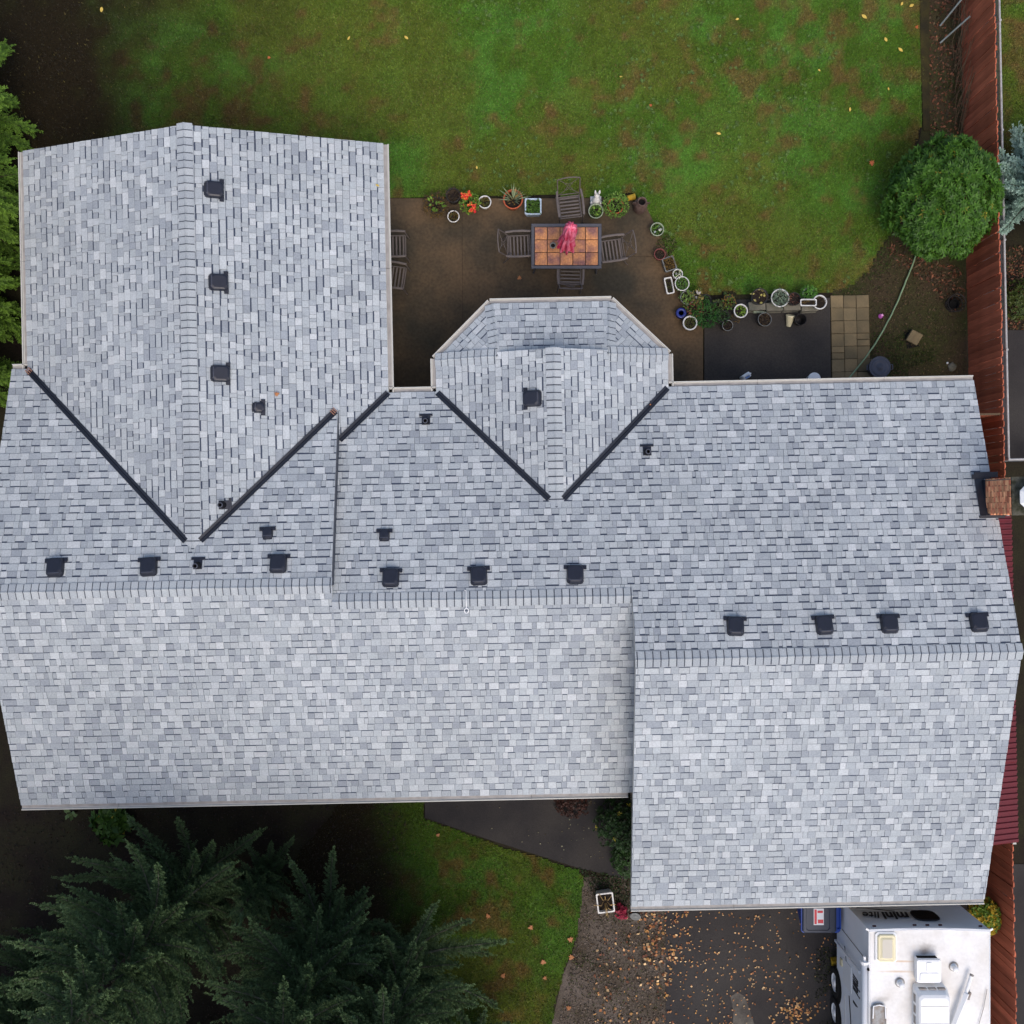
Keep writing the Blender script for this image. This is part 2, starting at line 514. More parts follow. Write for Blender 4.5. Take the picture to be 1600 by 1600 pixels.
def turf(name, polypx, z, front=False, seed=0, step=0.085):
    poly = [at(*q) for q in polypx]
    xs = [p[0] for p in poly]; ys = [p[1] for p in poly]
    x0, x1, y0, y1 = min(xs), max(xs), min(ys), max(ys)
    nx, ny = int((x1 - x0) / step) + 2, int((y1 - y0) / step) + 2
    gx, gy = np.meshgrid(np.linspace(x0, x1, nx), np.linspace(y0, y1, ny))
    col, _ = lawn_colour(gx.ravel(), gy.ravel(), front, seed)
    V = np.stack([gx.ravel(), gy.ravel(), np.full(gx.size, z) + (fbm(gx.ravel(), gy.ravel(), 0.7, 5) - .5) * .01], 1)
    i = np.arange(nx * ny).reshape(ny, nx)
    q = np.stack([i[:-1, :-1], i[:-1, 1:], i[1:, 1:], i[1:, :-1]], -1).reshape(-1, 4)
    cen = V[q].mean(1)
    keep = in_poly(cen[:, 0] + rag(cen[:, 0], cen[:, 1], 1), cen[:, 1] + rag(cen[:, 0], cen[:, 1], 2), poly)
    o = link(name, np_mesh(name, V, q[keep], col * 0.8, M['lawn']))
    o['kind'] = 'structure'
    return poly


def grass(name, poly, box, n, z, front=False, seed=0, hgt=0.05):
    x = RNG.uniform(box[0], box[1], n); y = RNG.uniform(box[2], box[3], n)
    k = in_poly(x + rag(x, y, 1), y + rag(x, y, 2), poly); x, y = x[k], y[k]
    col, soil_shade = lawn_colour(x, y, front, seed)
    keep = RNG.random(len(x)) > soil_shade * 0.74
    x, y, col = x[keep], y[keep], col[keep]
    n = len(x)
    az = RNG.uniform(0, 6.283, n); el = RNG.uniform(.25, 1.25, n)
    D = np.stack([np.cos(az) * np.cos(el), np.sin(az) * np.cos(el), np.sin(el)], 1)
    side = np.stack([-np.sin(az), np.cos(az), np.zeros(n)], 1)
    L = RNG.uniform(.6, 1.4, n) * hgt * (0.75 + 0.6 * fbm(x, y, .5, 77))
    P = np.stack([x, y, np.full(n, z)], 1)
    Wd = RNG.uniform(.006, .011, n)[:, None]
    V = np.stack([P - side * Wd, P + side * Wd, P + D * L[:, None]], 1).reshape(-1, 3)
    c = (col * .95 + .05 * col.mean(0) * (1 - .8 * soil_shade[keep])[:, None]) * RNG.uniform(.6, 1.5, (n, 1)) * RNG.uniform(.85, 1.15, (n, 3))
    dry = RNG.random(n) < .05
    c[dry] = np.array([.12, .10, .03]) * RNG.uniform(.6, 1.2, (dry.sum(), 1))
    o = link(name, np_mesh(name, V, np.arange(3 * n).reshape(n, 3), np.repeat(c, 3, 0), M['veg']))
    o['kind'] = 'stuff'
    return o


lawn_poly = turf('back_lawn', LAWN_PX, 0.02)
tag(grass('grass', lawn_poly, (-12.5, 9.8, 4.0, 12.6), 330000, 0.018),
    'short green grass of the large back lawn', 'grass')
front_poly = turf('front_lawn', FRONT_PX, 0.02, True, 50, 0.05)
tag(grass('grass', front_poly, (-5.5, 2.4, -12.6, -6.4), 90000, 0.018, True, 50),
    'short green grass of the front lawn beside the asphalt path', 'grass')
neigh_poly = turf('neighbour_lawn', NEIGH_PX, 0.02, False, 90)
tag(grass('grass', neigh_poly, (10.8, 13.0, 7.5, 12.6), 24000, 0.018, False, 90),
    'short green grass beyond the red fence', 'grass')

# paved surfaces
patio = sheet('patio', [(560, 312), (984, 312), (1008, 326), (1034, 380), (1060, 441), (1074, 468), (1096, 472), (1096, 640), (560, 640)], 0.036, M['grout'], thick=.08)
for pts in ([(560, 311), (722.1, 311), (723.1, 640), (560, 640)], [(722.5, 311), (872.1, 311), (873.6, 380), (873.6, 640), (723.5, 640)],
            [(872.5, 311), (985, 310), (1010, 325), (1036, 380), (1044, 400.6), (874, 403.1)], [(874, 403.5), (1044.5, 401), (1062, 440), (1076, 466), (1098, 470), (1098, 640), (874, 640)]):
    o = sheet('slab', pts, 0.05, M['patio'], thick=.1)
    del o['kind']; o.parent = patio
sheet('concrete_slab', [(1100, 470), (1296, 466), (1298, 640), (1100, 640)], 0.046, M['slab'], thick=.1)
sheet('side_yard', [(1300, 455), (1352, 428), (1402, 352), (1442, 195), (1442, -500), (1512, -500), (1520, 640), (1300, 640)], 0.006, M['bed'])
sheet('path', [(664, 1230), (985, 1230), (1010, 1330), (1010, 1372), (975, 1372), (905, 1356), (760, 1310), (664, 1277)], 0.028, mat('path_asphalt', S(38, 36, 37), .9, col2=S(50, 47, 45), scale=1.1, var=.3, bscale=60, bump=.4, detail=8), thick=.1)
sheet('gravel_bed', [(912, 1370), (1042, 1370), (1040, 1720), (858, 1720), (862, 1600), (880, 1522), (897, 1480), (905, 1430)], 0.008, M['gravel'])
sheet('driveway', [(1040, 1380), (1510, 1380), (1510, 1900), (1040, 1900)], 0.024, M['asphalt'], thick=.1)
sheet('neighbour_drive', [(1566, 516), (1900, 516), (1900, 716), (1566, 716)], 0.02, M['asphalt'], thick=.1)
sheet('neighbour_yard', [(1566, 1350), (1900, 1350), (1900, 1900), (1566, 1900)], 0.012, M['asphalt'])
kerb = MB()
kerb.prism([at(1436, -500), at(1450, -500), at(1451, 60), at(1452, 205), at(1442, 205), at(1437, 60)], 0, .035)
o = kerb.build('border_kerb', mat('mossy_kerb', S(58, 52, 24), .95, col2=S(40, 36, 22), scale=2.5, var=.3, bscale=40, bump=.6)); o['kind'] = 'structure'

# paving stones: three columns of square slabs
pav = sheet('paving', [(1298, 462), (1356, 461), (1358, 640), (1298, 640)], 0.012, M['soil'])
pm = []
for k in range(3):
    b_ = MB(); b_.box((0, 0, 0), (.286, .286, .05), bev=.008); pm.append(b_.mesh('paver', M['paver']))
half = MB(); half.box((0, 0, 0), (.286, .137, .05), bev=.008); halfm = half.mesh('paver', M['paver'])
x0, y0 = at(1307.5, 471.5, .04)
for r_ in range(9):
    for c_ in range(4):
        if c_ == 3 and r_ not in (5, 6, 7, 8): continue
        x, y = x0 + c_ * .293, y0 - r_ * .293
        jz = .034 + rnd.uniform(-.004, .004)
        if (r_, c_) in ((3, 2), (4, 0)):
            for s_ in (-1, 1):
                link('paver', halfm, pav, (x, y + s_ * .074, jz), (0, 0, rnd.uniform(-.01, .01)))
        else:
            link('paver', pm[0], pav, (x + rnd.uniform(-.003, .003), y + rnd.uniform(-.003, .003), jz), (rnd.uniform(-.01, .01), rnd.uniform(-.01, .01), rnd.uniform(-.012, .012)))

# ------------------------------------------------------------------ house
EV = 2.5
house = empty('house', (0, 0, 0))
tag(house, 'low house with grey shingle roofs, black roof vents and a brick chimney', 'house')

# every roof slope: (eave point, inward plan direction, slope, convex plan pieces)
LT, LB, MT, RB = 3.13, -5.79, 2.49, -8.13
XL, XS, XR0, XR1 = -10.19, -3.47, 2.27, 9.52
WL, WR, WX = -9.86, -2.49, -6.175
BL, BR, BX = -1.49, 3.25, 0.88
SL = 1 / 3
slopes = {
    'left_up': ((0, LT), (0, -1), SL, [[(XL, LT), (WL, LT), (WX, -.555), (WX, -1.33), (XL, -1.33)], [(WX, -.555), (XS, 2.15), (XS, -1.33), (WX, -1.33)]]),
    'left_low': ((0, LB), (0, 1), SL, [[(XL, LB), (XS, LB), (XS, -1.33), (XL, -1.33)]]),
    'mid_low': ((0, LB), (0, 1), SL, [[(XS, LB), (XR0 + .12, LB), (XR0 + .12, -1.65), (XS, -1.65)]]),
    'mid_up': ((0, MT), (0, -1), SL, [[(XS, 1.51), (WR, MT), (BL, MT), (BX, .12), (BX, -1.65), (XS, -1.65)],
                                     [(BX, .12), (XR0, 1.51), (XR0, -1.65), (BX, -1.65)],
                                     [(XR0, 1.51), (BR, MT), (XR1, MT), (XR1, -2.82), (XR0, -2.82)]]),
    'right_low': ((0, RB), (0, 1), SL, [[(XR0, RB), (XR1, RB), (XR1, -2.82), (XR0, -2.82)]]),
    'wing_left': ((WL, 0), (1, 0), SL, [[(WL, LT), (WX, -.555), (WX, 7.61), (WL, 7.61)]]),
    'wing_right': ((WR, 0), (-1, 0), SL, [[(WX, -.555), (XS, 2.15), (XS, 7.61), (WX, 7.61)], [(XS, 1.51), (WR, MT), (WR, 7.61), (XS, 7.61)]]),
    'bay_left': ((BL, 0), (1, 0), SL, [[(BL, MT), (BX, .12), (BX, 3.14), (BL, 3.14)], [(-.23, 3.14), (BX, 3.14), (BX, 3.22), (-.23, 3.22)]]),
    'bay_right': ((BR, 0), (-1, 0), SL, [[(BX, .12), (BR, MT), (BR, 3.14), (BX, 3.14)], [(BX, 3.14), (1.99, 3.14), (1.99, 3.22), (BX, 3.22)]]),
    'bay_front': ((0, 4.27), (0, -1), .372, [[(-.33, 4.27), (-.23, 3.14), (1.99, 3.14), (2.09, 4.27)]]),
    'bay_diag_left': ((BL, 3.14), tuple(Vector((1.13, -1.16)).normalized()), .478, [[(BL, 3.14), (-.23, 3.14), (-.33, 4.27)]]),
    'bay_diag_right': ((BR, 3.14), tuple(Vector((-1.13, -1.16)).normalized()), .478, [[(BR, 3.14), (2.09, 4.27), (1.99, 3.14)]]),
}


def zat(name, x, y):
    O, d, s, _ = slopes[name]
    return EV + ((x - O[0]) * d[0] + (y - O[1]) * d[1]) * s


deck = MB()
for nme, (O, d, s, polys) in slopes.items():
    for p in polys:
        ar = sum(a[0] * b[1] - b[0] * a[1] for a, b in zip(p, p[1:] + p[:1]))
        q = p if ar > 0 else p[::-1]
        deck.rings([[(x, y, zat(nme, x, y) - .17) for x, y in q], [(x, y, zat(nme, x, y) - .012) for x, y in q]], True, True)
roof = deck.build('roof', M['trim'], house)

TONES = [(S(168, 173, 176), 6), (S(162, 168, 171), 7), (S(156, 162, 166), 6), (S(150, 156, 161), 4), (S(143, 149, 155), 2), (S(174, 179, 181), 4), (S(181, 185, 187), 1)]
TL = [t for t, k in TONES for _ in range(k)]
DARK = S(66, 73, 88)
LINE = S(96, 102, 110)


def clip_convex(poly, clip):
    ar = sum(a[0] * b[1] - b[0] * a[1] for a, b in zip(clip, clip[1:] + clip[:1]))
    if ar < 0: clip = clip[::-1]
    out = poly
    for (ax, ay), (bx, by) in zip(clip, clip[1:] + clip[:1]):
        inp, out = out, []
        if not inp: return []
        def side(p): return (bx - ax) * (p[1] - ay) - (by - ay) * (p[0] - ax)
        for P, Q in zip(inp, inp[1:] + inp[:1]):
            sp, sq = side(P), side(Q)
            if sp >= -1e-9: out.append(P)
            if (sp > 1e-9 and sq < -1e-9) or (sp < -1e-9 and sq > 1e-9):
                t = sp / (sp - sq); out.append((P[0] + t * (Q[0] - P[0]), P[1] + t * (Q[1] - P[1])))
    return out if len(out) >= 3 else []


EXPO = .143
blocks = []       # (area seen, list of (face points, colour))
for si, (nme, (O, d, s, polys)) in enumerate(slopes.items()):
    rr = random.Random(100 + si)
    cs = 1 / math.sqrt(1 + s * s)
    u2 = (-d[1], d[0])                       # along the eave
    if u2[0] < -1e-6 or (abs(u2[0]) < 1e-6 and u2[1] < 0): u2 = (-u2[0], -u2[1])
    nrm = Vector((-d[0] * s, -d[1] * s, 1)).normalized()

    def to3(u, v, h):
        k = v * cs
        return (O[0] + u2[0] * u + d[0] * k + nrm.x * h, O[1] + u2[1] * u + d[1] * k + nrm.y * h, EV + k * s + nrm.z * h)
    uvp = [[((x - O[0]) * u2[0] + (y - O[1]) * u2[1], ((x - O[0]) * d[0] + (y - O[1]) * d[1]) / cs) for x, y in p] for p in polys]
    umin = min(a for p in uvp for a, b in p) - .1; umax = max(a for p in uvp for a, b in p) + .1
    vmax = max(b for p in uvp for a, b in p)
    for row in range(int(vmax / EXPO) + 1):
        v0, v1 = row * EXPO - (0.005 if row == 0 else 0), (row + 1) * EXPO
        u = umin - rr.uniform(0, .3)
        raised = rr.random() < .5
        prev = None
        while u < umax:
            wd = rr.choice((.08, .10, .12, .14, .15, .17, .19, .21, .26)) * rr.uniform(.85, 1.12)
            raised = (not raised) if rr.random() < .78 else raised
            tone = rr.choice(TL)
            while tone is prev: tone = rr.choice(TL)
            prev = tone
            k = rr.uniform(.95, 1.05)
            if raised: k *= 1.05
            tone_ = tuple(c * k for c in tone[:3]) + (1,)
            h0, h1 = (.019, .008) if raised else (.012, .003)
            rect = [(u + .0028, v0), (u + wd - .0028, v0), (u + wd - .0028, v1), (u + .0028, v1)]
            for pc in uvp:
                q = clip_convex(rect, pc if row else [(a, b if b > .001 else b - .03) for a, b in pc])
                if not q: continue
                ar = abs(sum(a[0] * b[1] - b[0] * a[1] for a, b in zip(q, q[1:] + q[:1]))) / 2
                if ar < 2e-4: continue
                orient = sum(a[0] * b[1] - b[0] * a[1] for a, b in zip(q, q[1:] + q[:1]))
                def hh(v): return h0 + (h1 - h0) * (v - v0) / (v1 - v0)
                top = [to3(a, b, hh(b)) for a, b in q]
                low = [to3(a, b, -.004) for a, b in q]
                z3 = Vector(top[1]) - Vector(top[0])
                nn = z3.cross(Vector(top[2]) - Vector(top[1]))
                if nn.z < 0: top, low = top[::-1], low[::-1]
                faces = [(top, tone_)]
                n_ = len(top)
                for i in range(n_):
                    j = (i + 1) % n_
                    faces.append(([low[i], low[j], top[j], top[i]], tone_))
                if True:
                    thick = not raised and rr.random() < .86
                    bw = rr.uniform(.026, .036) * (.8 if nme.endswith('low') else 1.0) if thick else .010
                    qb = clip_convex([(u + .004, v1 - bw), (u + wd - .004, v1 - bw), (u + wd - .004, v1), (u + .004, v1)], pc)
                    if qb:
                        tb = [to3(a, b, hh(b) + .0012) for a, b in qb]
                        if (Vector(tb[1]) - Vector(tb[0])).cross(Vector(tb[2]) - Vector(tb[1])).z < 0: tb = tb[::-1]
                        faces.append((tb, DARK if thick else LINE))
                zc = top[0][2]
                blocks.append((ar / (H - zc) ** 2, faces))
            u += wd
blocks.sort(key=lambda b: -b[0])
rest = MB()
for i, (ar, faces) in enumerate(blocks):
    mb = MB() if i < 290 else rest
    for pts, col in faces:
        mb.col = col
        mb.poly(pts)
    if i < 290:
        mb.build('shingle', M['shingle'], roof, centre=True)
rest.col = S(70, 74, 82)
for nme, (O, d, s, polys) in slopes.items():
    for p in polys:
        ar = sum(a[0] * b[1] - b[0] * a[1] for a, b in zip(p, p[1:] + p[:1]))
        rest.poly([(x, y, zat(nme, x, y) - .002) for x, y in (p if ar > 0 else p[::-1])])
so = rest.build('shingle_courses', M['shingle'], roof)
so['kind'] = 'stuff'

# ridge and hip caps: single bent pieces
CAPT = [S(164, 170, 173), S(159, 165, 169), S(154, 160, 165), S(168, 173, 176)]
capmesh = {}


def cap_mesh(sa_, sb_, tone):
    key = (round(sa_, 2), round(sb_, 2), tone)
    if key in capmesh: return capmesh[key]
    wdt, ln = .15, .172
    prof = []
    for t in (-1, -.55, -.2, 0, .2, .55, 1):
        s_ = sa_ if t < 0 else sb_
        x = t * wdt
        z = -abs(x) * s_ + .012 * (abs(t) < .1) - .003 * abs(t)
        prof.append((x, z))
    mb = MB()
    mb.col = CAPT[tone]
    def row(y, h): return [(x, y, z + h) for x, z in prof]
    def grid(a, b):
        i0 = mb.addv(a); i1 = mb.addv(b)
        for k in range(len(a) - 1): mb.f.append((i0 + k, i0 + k + 1, i1 + k + 1, i1 + k))
    y0_, y1_ = -ln / 2, ln / 2
    grid(row(y0_, .030), row(y1_, .019))
    grid(row(y0_, .012), row(y0_, .030))
    for e in (0, -1):
        a, b = row(y0_, .030)[e], row(y1_, .019)[e]
        mb.poly([(a[0], a[1], a[2] - .02), (b[0], b[1], b[2] - .016), b, a])
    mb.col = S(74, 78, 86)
    grid(row(y1_ - .046, .0235), row(y1_ - .024, .0225))     # dark strip next to the overlapping piece
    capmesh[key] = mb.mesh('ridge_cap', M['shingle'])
    return capmesh[key]


def ridge(a, b, sa_, sb_):
    """caps laid from a to b; sa_ the slope on the left looking from a to b, sb_ on the right"""
    a, b = Vector(a), Vector(b)
    d = (b - a)
    n = max(1, round(d.length / .147))
    y = d.normalized()
    x = y.cross(Vector((0, 0, 1))).normalized()
    z = x.cross(y)
    for i in range(n):
        c = a + d * ((i + .5) / n)
        tw = rnd.uniform(-.012, .012)
        Mx = Matrix((x, y, z)).transposed().to_4x4()
        Mx = Matrix.Translation(c + z * .004 + x * rnd.uniform(-.005, .005)) @ Mx @ Matrix.Rotation(tw, 4, 'Z')
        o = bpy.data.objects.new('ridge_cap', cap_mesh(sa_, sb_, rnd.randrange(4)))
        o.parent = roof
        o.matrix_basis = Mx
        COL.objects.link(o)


zL, zM, zR_, zW, zB = EV + 4.46 / 3, EV + 4.14 / 3, EV + 5.31 / 3, EV + 3.685 / 3, EV + 2.37 / 3
ridge((XL, -1.33, zL), (XS, -1.33, zL), SL, SL)
ridge((XS, -1.65, zM), (XR0, -1.65, zM), SL, SL)
ridge((XR1, -2.82, zR_), (XR0, -2.82, zR_), SL, SL)
ridge((WX, 7.63, zW), (WX, -.60, zW), SL, SL)
ridge((BX, 3.22, zB), (BX, .06, zB), SL, SL)
za = EV + 1.26 / 3
ridge((-.32, 4.24, EV), (-.23, 3.12, za), .20, .25)
ridge((2.08, 4.24, EV), (1.99, 3.12, za), .25, .20)
ridge((BL, 3.14, EV), (-.26, 3.14, za), .18, .12)
ridge((BR, 3.14, EV), (2.02, 3.14, za), .12, .18)


# gutters along the eaves
def gutter(p, q, side, seams=True):
    """trough from p to q (plan), hanging on the outer side given by the unit vector side"""
    P, Q = Vector((*p, 0)), Vector((*q, 0)); sd_ = Vector((*side, 0))
    prof = [(a * 1.05, b) for a, b in [(-.02, -.02), (-.02, -.135), (.07, -.135), (.105, -.07), (.115, -.012), (.112, -.004), (.092, -.004), (.092, -.016), (.088, -.035), (-.005, -.035), (-.008, -.02)]]
    mb = MB()
    r0 = [tuple(P + sd_ * a + Vector((0, 0, EV + b))) for a, b in prof]
    r1 = [tuple(Q + sd_ * a + Vector((0, 0, EV + b))) for a, b in prof]
    y = (Q - P).normalized()
    if y.cross(Vector((0, 0, 1))).dot(sd_) < 0: r0, r1 = r0[::-1], r1[::-1]
    mb.rings([r0, r1], True, True)
    g = mb.build('gutter', M['trim'], house)
    tr = MB()
    q0, q1 = [P + sd_ * a + Vector((0, 0, EV - .033)) for a in (.012, .078)], [Q + sd_ * a + Vector((0, 0, EV - .033)) for a in (.012, .078)]
    f4 = [q0[0], q0[1], q1[1], q1[0]]
    if (f4[1] - f4[0]).cross(f4[2] - f4[1]).z < 0: f4 = f4[::-1]
    tr.poly([tuple(v) for v in f4]); tr.build('trough', M['gutter_in'], g)
    L_ = (Q - P).length
    n = int(L_ / 3.05)
    for i in range(n):
        c = P + (Q - P) * ((i + .7) / (n + .4))
        sb = MB()
        r0 = [tuple(c - y * .006 + sd_ * a * 1.01 + Vector((0, 0, EV + b + .002))) for a, b in prof[4:10]]
        r1 = [tuple(c + y * .006 + sd_ * a * 1.01 + Vector((0, 0, EV + b + .002))) for a, b in prof[4:10]]
        sb.rings([r0, r1], closed=False)
        so_ = sb.build('seam', M['gutter_in'], g)


gutter((XL, LT), (WL - .02, LT), (0, 1))
gutter((WL, LT - .02), (WL, 7.60), (-1, 0))
gutter((WR, 7.60), (WR, MT + .02), (1, 0))
gutter((WR + .02, MT), (BL - .02, MT), (0, 1))
gutter((BL, MT + .02), (BL, 3.14 + .04), (-1, 0))
dl = Vector((-1.13, 1.16)).normalized()
gutter((BL, 3.15), (-.33, 4.28), tuple(dl))
gutter((-.37, 4.27), (2.13, 4.27), (0, 1))
gutter((2.09, 4.28), (BR, 3.15), (-dl.x, dl.y))
gutter((BR, 3.18), (BR, MT + .02), (1, 0))
gutter((BR + .02, MT), (XR1, MT), (0, 1))
gutter((XR0, RB), (XR1, RB), (0, -1))
gutter((XL, LB), (XR0 - .01, LB), (0, -1))


# valleys: folded dark metal with a standing rib
def valley(a, b):
    a, b = Vector(a), Vector(b)
    y = (b - a).normalized(); x = y.cross(Vector((0, 0, 1))).normalized(); z = x.cross(y)
    prof = [(-.062, .036), (-.026, .026), (-.009, .025), (0, .044), (.009, .025), (.026, .026), (.062, .036)]
    mb = MB()
    r0 = [tuple(a + x * p + z * q) for p, q in prof] + [tuple(a + x * p + z * (q - .012)) for p, q in reversed(prof)]
    r1 = [tuple(b + x * p + z * q) for p, q in prof] + [tuple(b + x * p + z * (q - .012)) for p, q in reversed(prof)]
    mb.rings([r0, r1], True, True)
    mb.build('valley_flashing', M['valley'], house)


E_ = .012
valley((WL + .03, LT - .03, EV + E_), (WX - .14, -.43, zW - .05 + E_))
valley((XS - .05, 2.10, zat('left_up', 0, 2.10) + E_), (WX + .14, -.43, zW - .05 + E_))
valley((WR, MT - .0, EV + E_), (XS + .02, 1.52, zat('mid_up', 0, 1.52) + E_))
valley((BL + .02, MT - .02, EV + E_), (BX - .14, .24, zB - .05 + E_))
valley((BR - .02, MT - .02, EV + E_), (BX + .14, .24, zB - .05 + E_))
# copper coloured debris guards at the upper corners of two valleys
for (x, y, z) in ((WL + .06, LT - .06, EV + .08), (XS - .06, 2.08, zat('left_up', 0, 2.08) + .08)):
    mb = MB()
    for k in (-1, 0, 1):
        mb.tube([(x - .05 + k * .03, y + .06 + k * .03, z), (x + .03 + k * .03, y - .02 + k * .03, z + .01)], .011, 6)
    mb.build('valley_strainer', mat('copper_scrap' if x < -5 else 'copper_strip', S(150, 110, 92), .6), house)
# step between the two upper slopes: dark riser flashing
mb = MB()
for y0_, y1_ in ((2.12, 1.50), (1.50, -1.33)):
    pts = [(XS + .004, y0_, zat('mid_up', 0, y0_) + .01), (XS + .004, y1_, zat('mid_up', 0, y1_) + .01), (XS + .004, y1_, zat('left_up', 0, y1_) - .004), (XS + .004, y0_, zat('left_up', 0, y0_) - .004)]
    mb.rings([pts, [(p[0] + .012, p[1], p[2]) for p in pts]], True, True)
mb.build('step_flashing', mat('step_metal', S(74, 78, 86), .6), house)


# vents
def on_roof(nme, X, Y, h=.08):
    z = EV + .8
    for _ in range(6):
        x, y = at(X, Y, z + h); z = zat(nme, x, y)
    return x, y, z


def roof_frame(nme, x, y, z, twist=0.0):
    O, d, s, _ = slopes[nme]
    n = Vector((-d[0] * s, -d[1] * s, 1)).normalized()
    yv = Vector((-d[0], -d[1], -s)).normalized()      # points down the slope
    xv = yv.cross(n)
    return Matrix.Translation((x, y, z)) @ Matrix((xv, yv, n)).transposed().to_4x4() @ Matrix.Rotation(twist, 4, 'Z')


def vent_meshes(wd, ln, hg, k):
    b = MB()
    def ring(z, ix, i0, i1, q):
        x = wd / 2 - ix
        a, c = -ln / 2 + i0, ln / 2 - i1
        return [(-x + q, a, z), (x - q, a, z), (x, a + q, z), (x, c - q, z), (x - q, c, z), (-x + q, c, z), (-x, c - q, z), (-x, a + q, z)]
    b.rings([ring(.02, 0.0, 0, 0, .05), ring(hg * .55, .008, .01, .0, .05), ring(hg * .9, .022, .035, .012, .05), ring(hg, .05, .07, .04, .05)], False, True)
    body = b.mesh('roof_vent', M['vent'])
    f = MB()
    f.box((0, ln / 2 - .035, .030), (wd + .11, .085, .022), bev=.008)
    f.box((0, -.02, .016), (wd - .03, ln * .8, .008))
    fl = f.mesh('base_flange', M['vent'])
    t = MB()
    t.box((0, -ln / 2 + .06, hg + .002), (wd * .7, .012, .006))
    rib = t.mesh('hood_rib', M['greyblue'])
    return body, fl, rib


BIGV = vent_meshes(.33, .37, .12, 0)
SMALLV = vent_meshes(.21, .25, .09, 1)


def put_vent(meshes, nme, X, Y, tw=0.0):
    x, y, z = on_roof(nme, X, Y)
    o = bpy.data.objects.new('roof_vent', meshes[0]); o.parent = house
    o.matrix_basis = roof_frame(nme, x, y, z, tw); COL.objects.link(o)
    link('base_flange', meshes[1], o); link('hood_rib', meshes[2], o)


for X, Y, n_ in ((332, 295, 'wing_right'), (339, 440, 'wing_right'), (342, 583, 'wing_right'), (833, 622, 'bay_left'),
                 (85, 888, 'left_up'), (231, 887, 'left_up'), (434, 882, 'left_up'), (610, 904, 'mid_up'), (748, 901, 'mid_up'), (899, 899, 'mid_up'),
                 (1150, 980, 'mid_up'), (1289, 978, 'mid_up'), (1391, 976, 'mid_up'), (1531, 974, 'mid_up')):
    put_vent(BIGV, n_, X, Y, rnd.uniform(-.05, .05))
for X, Y, n_ in ((402, 636, 'wing_right'), (417, 834, 'left_up'), (600, 837, 'mid_up')):
    put_vent(SMALLV, n_, X, Y, rnd.uniform(-.05, .05))

pb = MB(); pb.lathe([(.075, .0), (.07, .05), (.05, .075), (.045, .20), (.034, .20), (.034, .06)], 14, cap0=False, cap1=True)
pipe_m = pb.mesh('vent_pipe', M['ventdark'], True)
pf = MB(); pf.box((0, .03, .022), (.17, .22, .012), bev=.005); pf.box((0, .135, .027), (.27, .05, .014), bev=.005)
pf_m = pf.mesh('base_flange', M['vent'])
pr = MB(); pr.lathe([(.052, .0), (.052, .016), (.036, .018), (.036, .0)], 14, (0, 0, .188), cap0=False, cap1=False)
pr_m = pr.mesh('collar', M['greyblue'])
for X, Y, n_ in ((665, 658, 'mid_up'), (1012, 706, 'mid_up'), (307, 884, 'left_up'), (346, 789, 'wing_right')):
    x, y, z = on_roof(n_, X, Y, .1)
    fr = roof_frame(n_, x, y, z)
    o = bpy.data.objects.new('vent_pipe', pipe_m); o.parent = house; o.location = (x, y, z); COL.objects.link(o)
    f_ = bpy.data.objects.new('base_flange', pf_m); f_.parent = o
    f_.matrix_basis = Matrix.Translation((-x, -y, -z)) @ fr; COL.objects.link(f_)
    link('collar', pr_m, o)

# strap anchor over the middle ridge
x, y = at(728, 920, 3.9)
mb = MB()
x1_, y1_ = at(729, 948, 3.9)
ya = [y - .03 + (y1_ - y) * t for t in (0, .15, .4, .55, .8, 1)]
pth = [(x + .02, ya[0], zM - abs(ya[0] + 1.65) / 3 + .05)] + [(x, t_, zM - abs(t_ + 1.65) / 3 + .055) for t_ in ya]
mb.tube([(p[0] - .05 if i == 0 else p[0], p[1], p[2]) for i, p in enumerate(pth)], .008, 6)
anc = mb.build('roof_anchor', M['white'], house)
mb = MB()
c_ = Vector((x, ya[-1] - .05, zM - abs(ya[-1] - .05 + 1.65) / 3 + .06))
mb.tube([tuple(c_ + Vector((math.cos(t) * .04, math.sin(t) * .05, -math.sin(t) * -.016))) for t in [k * math.pi / 6 for k in range(13)]], .009, 6, False)
mb.build('ring', M['white'], anc)

# walls under the roof, set back behind the eaves
def wall_x(x0, x1, y0, y1, zr, ym):
    mb = MB(); zt = EV - .05 + .0
    pro = [(y0, 0), (y1, 0), (y1, zt), (ym, zr - .24), (y0, zt)]
    mb.rings([[(x0, a, b) for a, b in pro], [(x1, a, b) for a, b in pro]], True, True)
    return mb.build('wall', M['siding'], house)


wall_x(XL + .4, XS - .05, LB + .45, LT - .45, zL - .02, -1.33)
wall_x(XS - .05 + .001, XR0 + .2, LB + .47, MT - .45, zM - .02, -1.65)
wall_x(XR0 + .3, XR1 - .3, RB + .45, MT - .46, zR_ - .02, -2.82)
mb = MB(); pro = [(WL + .45, 0), (WR - .45, 0), (WR - .45, EV - .05), (WX, zW - .26), (WL + .45, EV - .05)]
mb.rings([[(a, 7.25, b) for a, b in pro], [(a, 1.0, b) for a, b in pro]], True, True); mb.build('wall', M['siding'], house)
mb = MB()
mb.prism([(BL + .45, 1.9), (BR - .45, 1.9), (BR - .45, 3.0), (1.9, 3.85), (-.15, 3.85), (BL + .45, 3.0)], 0, EV - .16)
mb.build('wall', M['siding'], house)
mb = MB(); mb.rings([[(-.2, 3.10, za - .0), (1.96, 3.10, za - .0), (BX, 3.10, zB - .2)], [(-.2, 2.9, za), (1.96, 2.9, za), (BX, 2.9, zB - .2)]], True, True)
mb.build('gable_panel', M['siding'], house)
